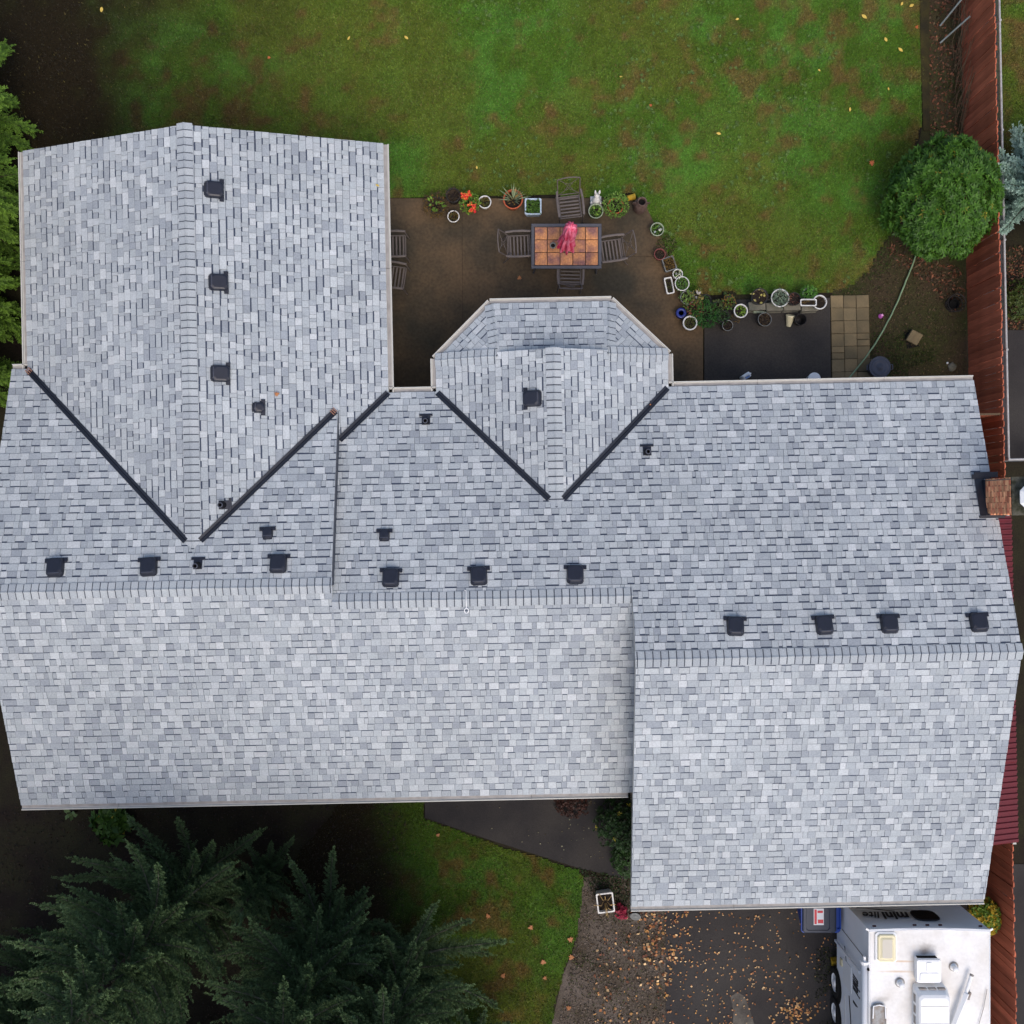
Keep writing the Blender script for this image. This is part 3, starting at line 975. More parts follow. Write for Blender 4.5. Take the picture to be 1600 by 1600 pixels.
# windows and doors on the garden and street fronts
def window(c, n, wd=1.2, hg=1.1):
    c, n = Vector(c), Vector((*n, 0)); s_ = Vector((-n.y, n.x, 0))
    def bx(mb, a, z, w_, h_, t, off):
        q = [c + s_ * (a + i * w_ / 2) + Vector((0, 0, z + j * h_ / 2)) + n * off for i, j in ((-1, -1), (1, -1), (1, 1), (-1, 1))]
        mb.rings([[tuple(p) for p in q], [tuple(p + n * t) for p in q]], True, True)
    f = MB()
    for a, z, w_, h_ in ((-wd / 2, 0, .08, hg + .16), (wd / 2, 0, .08, hg + .16), (0, -hg / 2 - .04, wd - .08, .08), (0, hg / 2 + .04, wd - .08, .08), (0, 0, .05, hg)):
        bx(f, a, z, w_, h_, .05, .002)
    o = f.build('window', M['white'], house)
    g = MB(); bx(g, 0, 0, wd - .06, hg, .012, .004)
    g.build('pane', M['glass'], o)


for x in (-8.2, -5.6, -1.0, 1.2): window((x, LB + (.45 if x < XS else .47), 1.4), (0, -1))
for x in (5.0, 7.8): window((x, MT - .46, 1.4), (0, 1))
window((.9, 3.85, 1.4), (0, 1), 1.6)
window((WX, 7.25, 1.4), (0, 1), 1.8)
window((WR - .45, 5.0, 1.3), (1, 0), 1.6, 1.6)

# chimney at the right gable
CX0, CX1, CY0, CY1, CZ = 9.34, 10.06, -.24, .44, 4.36
mb = MB(); mb.prism([(CX0 + .012, CY0 + .012), (CX1 - .012, CY0 + .012), (CX1 - .012, CY1 - .012), (CX0 + .012, CY1 - .012)], 0, CZ - .01)
chim = mb.build('chimney', M['mortar'], house)
bl, bh, bd = .215, .068, .1
bm_ = MB(); bm_.box((0, 0, 0), (bl - .012, .03, bh - .012)); bmx = bm_.mesh('brick', M['brick'])
bm_ = MB(); bm_.box((0, 0, 0), (.03, bl - .012, bh - .012)); bmy = bm_.mesh('brick', M['brick'])
hb = MB(); hb.box((0, 0, 0), (.03, bl / 2 - .012, bh - .012)); bmh = hb.mesh('brick', M['brick'])
nrow = int((CZ - 3.05) / bh)
for r_ in range(nrow):
    z = CZ - bh * (r_ + .5) - .006
    off = 0 if r_ % 2 else bl / 2
    yv = CY0 + .01 + off
    if off: link('brick', bmh, chim, (CX0, CY0 + bl / 4 + .01, z))
    while yv + bl <= CY1 + .02:
        for xf in (CX0,):
            link('brick', bmy, chim, (xf + rnd.uniform(-.003, .003), yv + bl / 2, z))
        yv += bl
    if CY1 - yv > .06: link('brick', bmh, chim, (CX0, yv + bl / 4, z))
    if z < 3.3: continue
    for yf in (CY0, CY1):
        for k in range(3): link('brick', bmx, chim, (CX0 + .02 + bl / 2 + (off * .6) + bl * k, yf, z))
mb = MB(); mb.prism([(CX0 - .004, CY0 - .02), (CX1 + .02, CY0 - .02), (CX1 + .02, CY1 + .02), (CX0 - .004, CY1 + .02)], CZ - .008, CZ + .03)
mb.build('crown', M['crown'], chim)
mb = MB(); cx_, cy_ = CX0 + .32, (CY0 + CY1) / 2 - .02
n8 = [(math.cos(R(22.5 + 45 * k)), math.sin(R(22.5 + 45 * k))) for k in range(8)]
mb.rings([[(cx_ + a * r_, cy_ + b * r_, CZ + z) for a, b in n8] for r_, z in ((.15, .03), (.15, .22), (.30, .225), (.31, .26), (.25, .31))], True, True)
mb.build('flue_cap', M['white'], chim)
mb = MB()
zf = zat('mid_up', 0, CY1) + .03
mb.poly([(CX0 - .17, CY0 - .02, zat('mid_up', 0, CY0) + .028), (CX0 + .02, CY0 - .02, zat('mid_up', 0, CY0) + .028), (CX0 + .02, CY1 + .04, zf), (CX0 - .17, CY1 + .04, zf)])
mb.box((9.40, CY1 + .10, zf + .005), (.46, .11, .03))
mb.box((9.23, CY1 + .07, zf), (.2, .09, .03))
mb.prism([(CX0 - .03, CY0), (CX0 - .018, CY0), (CX0 - .018, CY1), (CX0 - .03, CY1)], 3.0, 3.36)
mb.box((9.4, CY0 - .05, zat('mid_up', 0, CY0) + .03), (.5, .05, .03))
mb.build('chimney_flashing', M['valley'], house)

# lean-to of red corrugated sheets between the right gable and the fence
lt = empty('lean_to', (9.9, -3.7, 0))
tag(lt, 'lean-to roof of dark red corrugated metal sheets between house and fence', 'lean-to')
XA, XB, YA, YB = 9.2, 10.46, -.30, -7.12
sheets_y = [YA, -2.0, -3.75, -5.45, YB]
for ya, yb in zip(sheets_y, sheets_y[1:]):
    mb = MB()
    n = int((ya - yb) / .1167 + .5)
    prof = []
    for i in range(n):
        y = ya - (ya - yb) * i / n; p = (ya - yb) / n
        prof += [(y, 0), (y - p * .38, 0), (y - p * .52, .03), (y - p * .86, .03)]
    prof.append((yb - .02, 0))
    def zz(x): return 2.37 - (x - XA) * .26
    a = [(XA - 9.9, y + 3.7, zz(XA) + h) for y, h in prof]; b = [(XB - 9.9, y + 3.7, zz(XB) + h) for y, h in prof]
    i0 = mb.addv(a); i1 = mb.addv(b); i2 = mb.addv([(p[0], p[1], p[2] - .006) for p in a]); i3 = mb.addv([(p[0], p[1], p[2] - .006) for p in b])
    for k in range(len(a) - 1):
        mb.f.append((i0 + k, i1 + k, i1 + k + 1, i0 + k + 1)); mb.f.append((i2 + k, i2 + k + 1, i3 + k + 1, i3 + k))
        mb.f.append((i1 + k, i3 + k, i3 + k + 1, i1 + k + 1))
    mb.build('roof_sheet', M['corr'], lt)
for x in (9.45, 10.38):
    mb = MB(); mb.box((x - 9.9, (YA + YB) / 2 + 3.7, zz(x) - .055), (.07, YA - YB + .12, .09)); mb.build('beam', M['trim'], lt)
    for y in (YA - .15, -3.7, YB + .12):
        mb = MB(); mb.box((x - 9.9, y + 3.7, (zz(x) - .1) / 2), (.08, .08, zz(x) - .1)); mb.build('post', M['twig'], lt)

# ------------------------------------------------------------------ fences
FX, FH = 10.53, 1.65
fen = empty('board_fence', (FX, 0, 0))
tag(fen, 'long red-brown wooden board fence along the right side of the yard', 'fence')
bms = []
for k in range(4):
    mb = MB(); wd = .140
    h_ = FH + (-.012, 0, .010, .004)[k]
    pro = [(-wd / 2, .05), (wd / 2, .05), (wd / 2, h_ - .03), (wd / 2 - .03, h_), (-wd / 2 + .03, h_), (-wd / 2, h_ - .03)]
    mb.rings([[(-.011, a, b) for a, b in pro], [(.011, a, b) for a, b in pro]], True, True)
    bms.append(mb.mesh('board', M['fence']))
y = 12.4
while y > -12.6:
    link('board', bms[rnd.randrange(4)], fen, (rnd.uniform(-.006, .006), y, 0), (rnd.uniform(-.008, .008), rnd.uniform(-.008, .008), rnd.uniform(-.03, .03)))
    y -= .149
pm_ = MB(); pm_.box((0, 0, .74), (.07, .09, 1.48)); pmm = pm_.mesh('post', M['fence'])
for k in range(11): link('post', pmm, fen, (.075, 12.2 - 2.44 * k, 0))
for z in (.35, 1.35):
    mb = MB(); mb.box((.045, -.1, z), (.038, 25.0, .085)); mb.build('rail', M['fence'], fen)

gx, gy = at(1547, 647, 1.6)
gt = empty('wooden_gate', (9.75, gy, 0))
tag(gt, 'dark red wooden gate closing the gap between house corner and long fence', 'gate')
gb = MB(); gb.box((0, 0, .8), (.14, .022, 1.5)); gbm = gb.mesh('board', M['fence'])
for k in range(5): link('board', gbm, gt, (.08 + k * .146, 0, 0))
mb = MB(); mb.box((.37, 0, 1.56), (.76, .045, .03)); mb.build('top_rail', M['twig'], gt)
mb = MB(); mb.box((.37, -.03, .4), (.74, .035, .09)); mb.build('rail', M['fence'], gt)

cfx = 10.89
cy0, cy1 = at(1577, 718, 1.1)[1], at(1561, -300, 1.1)[1]
cl = empty('chain_link_fence', (cfx, cy0, 0))
tag(cl, 'galvanised chain-link fence with pale top rail behind the red fence', 'fence')
mb = MB(); mb.tube([(0, 0, 1.1), (0, cy1 - cy0, 1.1)], .024, 8); mb.tube([(0, 0, 1.1), (4.5, 0, 1.1)], .024, 8); mb.build('top_rail', M['rail'], cl)
for k in range(6):
    mb = MB(); mb.tube([(0, k * 2.4, 0), (0, k * 2.4, 1.14)], .028, 8); mb.build('post', M['rail'], cl)
mb = MB(); mb.tube([(2.4, 0, 0), (2.4, 0, 1.14)], .028, 8); mb.build('post', M['rail'], cl)
V, Fq = [], []
def wire(p, q):
    p, q = Vector(p), Vector(q); d = (q - p).normalized(); a = d.cross(Vector((1, 0, 0)) if abs(d.x) < .5 else Vector((0, 1, 0))).normalized() * .0042
    n_ = d.cross(a).normalized() * .0042
    i = len(V)
    for e in (p, q):
        V.extend([tuple(e + a), tuple(e + n_), tuple(e - a - n_)])
    for k in range(3): Fq.append((i + k, i + (k + 1) % 3, i + 3 + (k + 1) % 3, i + 3 + k))
LL = cy1 - cy0
for k in range(int(LL / .057)):
    a = k * .057
    if a + 1.05 < LL:
        wire((0, a, .04), (0, a + 1.05, 1.09)); wire((.004, a + 1.05, .04), (.004, a, 1.09))
for k in range(int(4.4 / .057)):
    a = k * .057
    if a + 1.05 < 4.5:
        wire((a, 0, .04), (a + 1.05, 0, 1.09)); wire((a + 1.05, .004, .04), (a, .004, 1.09))
o = link('wire_mesh', np_mesh('wire_mesh', V, Fq, np.full((len(V), 3), .3), M['chain']), cl); o['kind'] = 'stuff'

# ------------------------------------------------------------------ trees and shrubs
def conifer_data(rg, h, r, nb, elev=(.35, .8), twig=.26, spac=.055, needle=(.055, .016), npair=7, cols=((.012, .030, .012), (.035, .07, .03)),
                 droop=0.0, z0=.05, power=.8, curve=.35, plume=False):
    """returns needle quads and limb tubes of an evergreen with long plume-like limbs"""
    TP, TD, TN, TS, LIMB = [], [], [], [], []
    for i in range(nb):
        t = z0 + (1 - z0) * (i + rg.random()) / nb
        az = i * 2.39996 + rg.normal(0, .25)
        L = r * ((1 - t) ** power * .95 + .12) * (rg.uniform(.5, 1.18) if plume else rg.uniform(.65, 1.15))
        el = rg.uniform(*elev)
        z = t * h * .9
        d0 = np.array([math.cos(az) * math.cos(el), math.sin(az) * math.cos(el), math.sin(el)])
        up = np.array([0, 0, 1.0])
        n = max(5, int(L / spac))
        s = np.linspace(0, 1, n)
        path = np.array([0, 0, z]) + d0 * (s * L)[:, None] + up * ((curve * s ** 2 - droop * s ** 2) * L)[:, None]
        path += np.cumsum(rg.normal(0, .006, (n, 3)), 0)
        LIMB.append((path, L))
        tan = unit(np.gradient(path, axis=0))
        sidev = unit(np.cross(tan, up)); nv = np.cross(sidev, tan)
        for sg in (-1, 1):
            for lay in range(2 if not plume or L > .8 else 1):
                m = s > .10
                roll = (rg.normal(0, .45, m.sum()) + (0.55 if lay else -.25))
                dirv = unit(tan[m] * rg.uniform(.75, 1.15, (m.sum(), 1)) + (sidev[m] * np.cos(roll)[:, None] + nv[m] * np.sin(roll)[:, None]) * sg * .8)
                ln = twig * ((1.25 - 1.05 * s[m]) if plume else (1.15 - .75 * s[m])) * rg.uniform(.55, 1.2, m.sum()) * min(1.3, .45 + L * .5)
                TP.append(path[m]); TD.append(dirv * ln[:, None]); TN.append(nv[m]); TS.append(s[m])
        # the leading tip
        TP.append(path[-1:]); TD.append(tan[-1:] * twig * (1.0 if plume else .7)); TN.append(nv[-1:]); TS.append(np.array([1.0]))
    P = np.concatenate(TP); D = np.concatenate(TD); N = np.concatenate(TN); Sx = np.concatenate(TS)
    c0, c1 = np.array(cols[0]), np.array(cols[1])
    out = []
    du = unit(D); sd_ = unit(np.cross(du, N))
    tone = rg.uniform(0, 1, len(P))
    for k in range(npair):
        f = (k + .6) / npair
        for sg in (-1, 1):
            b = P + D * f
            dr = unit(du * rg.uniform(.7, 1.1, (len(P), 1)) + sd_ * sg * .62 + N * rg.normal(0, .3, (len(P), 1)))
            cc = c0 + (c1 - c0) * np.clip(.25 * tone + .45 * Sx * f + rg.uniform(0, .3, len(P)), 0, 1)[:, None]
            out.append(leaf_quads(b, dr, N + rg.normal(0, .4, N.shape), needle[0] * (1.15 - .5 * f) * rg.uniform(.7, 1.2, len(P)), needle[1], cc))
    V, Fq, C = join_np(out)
    lm = MB()
    for path, L in LIMB:
        st = max(1, len(path) // 5)
        pp = list(path[::st]) + ([path[-1]] if (len(path) - 1) % st else [])
        r0 = .008 + .012 * L
        lm.tube(pp, [max(.003, r0 * (1 - .85 * j / (len(pp) - 1))) for j in range(len(pp))], 5)
    return (V, Fq, C), lm


def trunk_mb(h, r):
    mb = MB()
    mb.tube([(0, 0, -.05), (.02, 0, h * .3), (-.02, .02, h * .65), (0, 0, h * .97)], [r, r * .75, r * .45, r * .1], 10)
    return mb


def tree_meshes(seed, h, r, nb, rt, **kw):
    rg = np.random.default_rng(seed)
    d, lm = conifer_data(rg, h, r, nb, **kw)
    tm = trunk_mb(h, rt)
    return np_mesh('crown', *d, M['veg']), lm.mesh('limbs', M['limb'] if kw.get('plume') else M['bark']), tm.mesh('trunk', M['bark'], True)


def place_tree(name, ms, label, cat, px, py, rz, sc_=(1, 1, 1), group=None, zref=0):
    x, y = at(px, py, zref)
    t = tag(empty(name, (x, y, 0), rz), label, cat, group)
    t.scale = sc_
    link('trunk', ms[2], t); link('crown', ms[0], t); link('limbs', ms[1], t)
    return t


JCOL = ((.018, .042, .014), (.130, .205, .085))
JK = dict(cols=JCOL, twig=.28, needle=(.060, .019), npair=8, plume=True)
jun = [tree_meshes(21 + k, 9.0, 2.0, 210, .14, elev=(.05, .62), curve=.30, power=.62, **JK) for k in range(2)] + [tree_meshes(25, 4.6, 1.7, 130, .10, elev=(.30, 1.0), curve=.22, **JK)]
GR = 'evergreens along the front of the house'
for (px, py, k, rz, s_, lb) in (
        (316, 1366, 0, 0.3, 1.04, 'tall dark evergreen reaching up to the left half of the lower gutter'),
        (524, 1440, 1, 1.7, 1.04, 'broad blue-green evergreen with plumes left of the front lawn'),
        (640, 1474, 0, 4.0, .98, 'dark evergreen whose limbs hang over the front lawn edge'),
        (160, 1478, 1, 3.1, .92, 'dim evergreen between the left corner and the tallest evergreen'),
        (425, 1352, 2, 5.2, .62, 'low shaded evergreen close to the gutter behind the taller ones'),
        (330, 1640, 2, 0.9, 1.0, 'evergreen with pale upright tips at the lower edge of the picture'),
        (40, 1560, 2, 2.2, .86, 'sparse dark evergreen in the lower left corner'),
        (738, 1605, 2, 4.6, .8, 'small evergreen nearest to the gravel bed'),
        (500, 1665, 2, 5.5, 1.0, 'evergreen below the broad blue-green one at the lower edge'),
        (160, 1680, 2, 0.2, .95, 'evergreen right of the lower left corner at the lower edge')):
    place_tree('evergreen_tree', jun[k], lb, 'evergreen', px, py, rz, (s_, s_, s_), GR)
fir = tree_meshes(31, 17.0, 3.5, 130, .26, cols=((.010, .028, .012), (.04, .09, .04)), elev=(-.15, .35), twig=.75, spac=.16, needle=(.20, .06), npair=7, curve=.05, z0=.27)  # firs added out of view to darken the lower-left roof slope
for (x, y, rz, lb) in ((-10.8, -14.9, .7, 'added unseen fir shading the roof, beyond the lower edge on the far left'), (-5.6, -15.3, 2.9, 'added unseen fir shading the roof, beyond the lower edge, second from the left'), (-15.6, -9.6, 1.2, 'added unseen fir shading the roof, beyond the lower left corner')):
    t = tag(empty('added_shade_fir', (x, y, 0), rz), lb, 'fir', 'unseen firs added to shade the roof')
    link('trunk', fir[2], t); link('crown', fir[0], t); link('limbs', fir[1], t)


ced = [tree_meshes(61 + k, 7.2, 1.75, 120, .16, cols=((.030, .075, .008), (.16, .29, .03)), elev=(-.10, .30), twig=.38, spac=.055, needle=(.070, .024),
                   npair=8, droop=.35, curve=0, power=.55) for k in range(2)]
for (px, py, k, rz, s_, lb) in ((-36, 330, 0, .4, 1.0, 'bright green cedar overhanging the upper left gutter'),
                                (-38, 462, 1, 2.0, .96, 'bright green cedar beside the middle of the left wing'),
                                (-54, 190, 1, 4.4, 1.0, 'bright green cedar beyond the upper corner of the left wing'),
                                (-50, 575, 0, 3.3, .9, 'bright green cedar at the lower corner of the left wing')):
    place_tree('cedar_tree', ced[k], lb, 'cedar', px, py, rz, (s_, s_, s_), 'cedars along the left edge')

spr = tree_meshes(81, 3.6, 1.55, 130, .10, cols=((.14, .25, .18), (.46, .62, .52)), elev=(-.05, .45), twig=.28, curve=.15, needle=(.06, .018))
place_tree('spruce_tree', spr, 'pale blue-green spruce behind the red fence, opposite the round green bush', 'spruce', 1618, 305, 1.0, (1, 1, 1), zref=.8)


def shrub(name, label, cat, px, py, zc, rad, nros, lv, lsz, cols, mat_=None, seed=1, inner=.55, sq=.85, group=None, yellow=.0, fill=True, ycol=(.30, .26, .03)):
    """rounded bush of leaf rosettes"""
    rg = np.random.default_rng(seed)
    x, y = at(px, py, zc)
    t = tag(empty(name, (x, y, 0)), label, cat, group)
    n = nros
    d = unit(rg.normal(0, 1, (n, 3)))
    d[:, 2] = np.where(d[:, 2] < -.55, -d[:, 2], d[:, 2])
    lump = 1 + .26 * (fbm(d[:, 0] * 2 + d[:, 2], d[:, 1] * 2 - d[:, 2], .8, seed) - .5) * 2
    rr_ = rad * lump * (inner + (1 - inner) * rg.random(n) ** .22)
    P = d * rr_[:, None]; P[:, 2] *= sq; P[:, 2] += zc
    P[:, 2] = np.maximum(P[:, 2], .05)
    out = []
    ax = unit(d + np.array([0, 0, .55]) + rg.normal(0, .25, (n, 3)))
    e1 = unit(np.cross(ax, rg.normal(0, 1, (n, 3)))); e2 = np.cross(ax, e1)
    tone = rg.random(n)
    yel = rg.random(n) < yellow
    for k in range(lv):
        a = 2 * math.pi * k / lv + rg.normal(0, .2, n)
        o_ = e1 * np.cos(a)[:, None] + e2 * np.sin(a)[:, None]
        dr = unit(o_ + ax * rg.uniform(.1, .75, (n, 1)))
        c = np.array(cols[0]) + (np.array(cols[1]) - np.array(cols[0])) * np.clip(tone * .6 + rg.random(n) * .5, 0, 1)[:, None]
        c[yel] = np.array(ycol) * rg.uniform(.5, 1.2, (yel.sum(), 1))
        out.append(leaf_quads(P, dr, ax, lsz[0] * rg.uniform(.7, 1.2, n), lsz[1], c, bend=.08))
    V, Fq, C = join_np(out)
    link('crown', np_mesh('crown', V, Fq, C, mat_ or M['wetveg']), t)
    mb = MB()
    for k in range(7):
        a = rg.random() * 6.28; q = rg.uniform(.25, .6) * rad
        mb.tube([(0.04 * math.cos(a), .04 * math.sin(a), -.03), (q * .5 * math.cos(a), q * .5 * math.sin(a), zc * .6), (q * math.cos(a), q * math.sin(a), zc * 1.1)], [.03, .02, .008], 6)
    mb.build('trunk', M['bark'], t)
    return t


rho = shrub('rhododendron', 'big round rhododendron bush standing against the red fence', 'bush', 1471, 315, 1.12, 1.10, 2700, 7, (.108, .034),
      ((.014, .044, .006), (.068, .165, .016)), seed=5, inner=.72, yellow=.012, sq=1.12)
rho.scale = (.98, 1.14, 1)
shrub('evergreen_bush', 'dark leafy bush in the corner by the asphalt path', 'bush', 970, 1288, .40, .62, 700, 5, (.065, .026), ((.006, .018, .005), (.018, .048, .010)), seed=8, inner=.2, sq=.6, yellow=.01)
shrub('evergreen_bush', 'thin dark shrub along the garage wall below the corner bush', 'bush', 984, 1345, .3, .42, 380, 5, (.065, .026), ((.010, .026, .006), (.03, .075, .014)), seed=9, inner=.3, sq=.6)
shrub('broadleaf_plant', 'low plant with broad green leaves under the lower left gutter', 'plant', 172, 1284, .25, .40, 60, 5, (.20, .11), ((.014, .045, .006), (.05, .11, .015)), seed=12, inner=.2, sq=.5, yellow=.05)
shrub('broadleaf_plant', 'few pale leaves left of the broad-leaved plant under the gutter', 'plant', 112, 1271, .2, .10, 3, 3, (.16, .09), ((.05, .09, .03), (.09, .14, .05)), seed=14, inner=.2, sq=.4)
shrub('yellow_shrub', 'yellowing shrub squeezed between white trailer and red fence', 'bush', 1539, 1431, .9, .36, 420, 5, (.085, .05), ((.05, .10, .012), (.13, .20, .02)), seed=15, inner=.3, yellow=.45, ycol=(.42, .28, .02))
shrub('garden_shrub', 'wispy green shrub beyond the fence by the neighbour drive', 'bush', 1596, 470, .3, .45, 240, 5, (.08, .03), ((.02, .04, .008), (.06, .08, .014)), seed=16, inner=.2, sq=.5)
shrub('red_plant', 'small crimson leafy plant beside the white square planter', 'plant', 971, 1424, .15, .15, 45, 5, (.07, .045), ((.12, .008, .018), (.30, .02, .05)), seed=17, inner=.2)
shrub('red_plant', 'dark reddish low plants between path and lower gutter', 'plant', 893, 1250, .15, .42, 260, 4, (.06, .03), ((.022, .010, .008), (.05, .018, .012)), seed=18, inner=.2, sq=.35)


# ------------------------------------------------------------------ small ground cover
sheet('driveway_patch', [(1141, 1556), (1152, 1549), (1163, 1556), (1172, 1580), (1182, 1612), (1176, 1680), (1146, 1680), (1143, 1610), (1146, 1580)], .028, mat('worn_concrete', S(92, 87, 80), .85, col2=S(66, 62, 58), scale=3, var=.25, bscale=30))


def scatter(name, label, cat, poly, n, z, size, cols, asp=.6, dens=None, flat=.5, seed=0, kind='stuff', mat_=None):
    rg = np.random.default_rng(seed)
    pw = [at(*q) for q in poly]
    xs = [p[0] for p in pw]; ys = [p[1] for p in pw]
    x = rg.uniform(min(xs), max(xs), n); y = rg.uniform(min(ys), max(ys), n)
    k = in_poly(x, y, pw)
    if dens: k &= rg.random(n) < dens(x, y)
    x, y = x[k], y[k]; n = len(x)
    az = rg.uniform(0, 6.283, n); N = unit(np.stack([rg.normal(0, flat, n), rg.normal(0, flat, n), np.ones(n)], 1))
    D = unit(np.cross(np.stack([np.cos(az), np.sin(az), np.zeros(n)], 1), N))
    L = rg.uniform(size[0], size[1], n)
    P = np.stack([x, y, z + rg.uniform(.004, .03, n)], 1) - D * (L / 2)[:, None]
    cc = np.array(cols)[rg.integers(0, len(cols), n)][:, :3] * rg.uniform(.65, 1.25, (n, 1))
    o = link(name, np_mesh(name, *leaf_quads(P, D, N, L, L * asp, cc, bend=.12), mat_ or M['leaf']))
    tag(o, label, cat, None, kind)
    return o


TAN = [S(196, 150, 104), S(176, 122, 76), S(206, 172, 126), S(158, 104, 66), S(190, 142, 84)]
BRN = [S(100, 62, 44), S(118, 72, 50), S(84, 54, 38), S(132, 86, 62)]
EARTH = [S(54, 42, 30), S(70, 54, 38), S(88, 72, 50), S(48, 44, 24), S(62, 66, 28)]
scatter('fallen_leaves', 'orange and tan leaves littering the gravel and the driveway edge', 'leaves',
        [(960, 1425), (1075, 1420), (1062, 1500), (1046, 1640), (930, 1640), (925, 1500)], 2300, .03, (.03, .10), TAN + BRN[:2], .75,
        lambda x, y: .10 + .75 * np.clip((fbm(x, y, .6, 41) - .40) * 5, 0, 1) * np.clip((x - 2.5) / 1.1, .12, 1), seed=3)
scatter('fallen_leaves', 'tan leaves scattered over the dark driveway', 'leaves',
        [(1046, 1424), (1310, 1424), (1300, 1640), (1046, 1640)], 1500, .026, (.03, .065), TAN, .75, lambda x, y: .12 + .5 * (fbm(x, y, .9, 43) > .52), seed=4)
bx, by = at(1245, 1578)
scatter('fallen_leaves', 'heap of orange leaves on the driveway near the trailer wheels', 'leaves', [(1200, 1545), (1290, 1545), (1290, 1612), (1200, 1612)], 560, .026, (.04, .09), TAN, .75,
        lambda x, y: np.exp(-(((x - bx) / .42) ** 2 + ((y - by) / .3) ** 2) * 1.3), seed=5)
scatter('fallen_leaves', 'brown leaf litter under the rhododendron', 'leaves', [(1395, 372), (1420, 395), (1500, 420), (1508, 470), (1490, 490), (1455, 450), (1400, 412), (1385, 390)], 1000, .01, (.05, .14), BRN + EARTH[:3], .34, seed=6)
scatter('fallen_leaves', 'brown leaves in the fence border above the rhododendron', 'leaves', [(1452, -80), (1508, -80), (1512, 215), (1452, 215)], 1500, .01, (.03, .10), BRN + EARTH, .5, seed=7)
scatter('leaf_litter', 'fine brown and green litter on the bare earth by the fence', 'litter', [(1305, 458), (1352, 428), (1400, 380), (1505, 420), (1512, 600), (1345, 600), (1345, 470)], 7000, .008, (.02, .06), EARTH, .45, seed=8)
scatter('leaf_litter', 'fine litter on the gravel bed beside the front lawn', 'litter', [(912, 1372), (1040, 1372), (1038, 1640), (862, 1640), (900, 1470)], 7000, .01, (.02, .055), EARTH + [S(84, 74, 66), S(110, 98, 88)] * 2, .6, seed=9)
scatter('leaf_litter', 'bits of bark and pale flecks on the asphalt path', 'litter', [(690, 1250), (985, 1250), (985, 1372), (905, 1350), (700, 1285)], 420, .03, (.02, .05), [S(120, 118, 96), S(90, 84, 66), S(70, 60, 40)], .8,
        lambda x, y: .08 + .9 * np.clip((x - .6) / 1.6, 0, 1), seed=10)
scatter('leaf_litter', 'dark litter on the soil below the evergreens', 'litter', [(-60, 1262), (640, 1250), (620, 1640), (-60, 1640)], 9000, .006, (.03, .09), [S(30, 22, 16), S(40, 28, 18), S(26, 28, 14), S(48, 34, 24)], .4, seed=11)
scatter('leaf_litter', 'leaf litter in the neighbour bed beyond the fence', 'litter', [(1568, 385), (1640, 385), (1640, 515), (1568, 515)], 1500, .008, (.03, .09), BRN + EARTH, .5, seed=12)
scatter('ground_ivy', 'low dark green ground cover at the corner of path and gravel', 'ground cover', [(905, 1355), (985, 1372), (985, 1420), (930, 1400), (915, 1380)], 1200, .02, (.03, .07), [S(24, 40, 14), S(36, 58, 20), S(50, 40, 24)], .6, flat=.8, seed=13)
scatter('grass_tufts', 'thin grass tufts and moss on the bare earth by the stone paving', 'grass', [(1356, 462), (1385, 440), (1420, 480), (1400, 600), (1356, 600)], 3500, .01, (.03, .08), [S(46, 66, 18), S(60, 80, 24), S(40, 46, 18)], .2, lambda x, y: fbm(x, y, .6, 71) > .45, flat=1.2, seed=14)
scatter('grass_tufts', 'thin grass at the ragged edge of the lawn by the fence', 'grass', [(1300, 462), (1352, 425), (1402, 350), (1420, 372), (1380, 430), (1330, 470)], 3000, .012, (.03, .08), [S(46, 72, 18), S(60, 86, 24), S(40, 50, 18)], .2, lambda x, y: fbm(x, y, .5, 73) > .42, flat=1.2, seed=15)
scatter('moss_patches', 'moss tufts on the shaded earth left of the fence base', 'moss', [(1375, 560), (1460, 545), (1470, 605), (1375, 605)], 2600, .008, (.02, .05), [S(40, 50, 16), S(52, 62, 20)], .6, lambda x, y: fbm(x, y, .6, 75) > .4, flat=.9, seed=16)

scatter('moss_patches', 'moss on the driveway edge along the trailer wheels', 'moss', [(1278, 1450), (1312, 1450), (1312, 1640), (1285, 1640), (1270, 1540)], 1800, .026, (.02, .05), [S(44, 50, 20), S(54, 62, 24), S(36, 36, 22)], .6, lambda x, y: fbm(x, y, .5, 78) > .46, flat=.9, seed=19)
scatter('moss_patches', 'moss spots on the gravel bed', 'moss', [(905, 1440), (985, 1430), (985, 1640), (870, 1640)], 2600, .012, (.02, .06), [S(44, 54, 20), S(58, 70, 26), S(50, 48, 26)], .6, lambda x, y: fbm(x, y, .55, 79) > .56, flat=.9, seed=20)

# broad-leaved weeds in the lawn: one rosette each is too small to pick apart
wx, wy = RNG.uniform(-1, 9.3, 900), RNG.uniform(4.6, 11.8, 900)
k = in_poly(wx, wy, lawn_poly) & (fbm(wx, wy, 1.5, 55) > .50); wx, wy = wx[k], wy[k]
out = []
for j in range(7):
    a = j * .9 + RNG.uniform(0, .4, len(wx))
    D = np.stack([np.cos(a), np.sin(a), np.full(len(a), .25)], 1)
    out.append(leaf_quads(np.stack([wx, wy, np.full(len(wx), .055)], 1), D, np.tile([0, 0, 1.0], (len(wx), 1)), RNG.uniform(.03, .075, len(wx)), .020,
                          np.array([.085, .145, .03]) * RNG.uniform(.5, 1.3, (len(wx), 1))))
o = link('lawn_weeds', np_mesh('lawn_weeds', *join_np(out), M['veg'])); tag(o, 'pale green weed rosettes dotted over the back lawn', 'weeds', None, 'stuff')

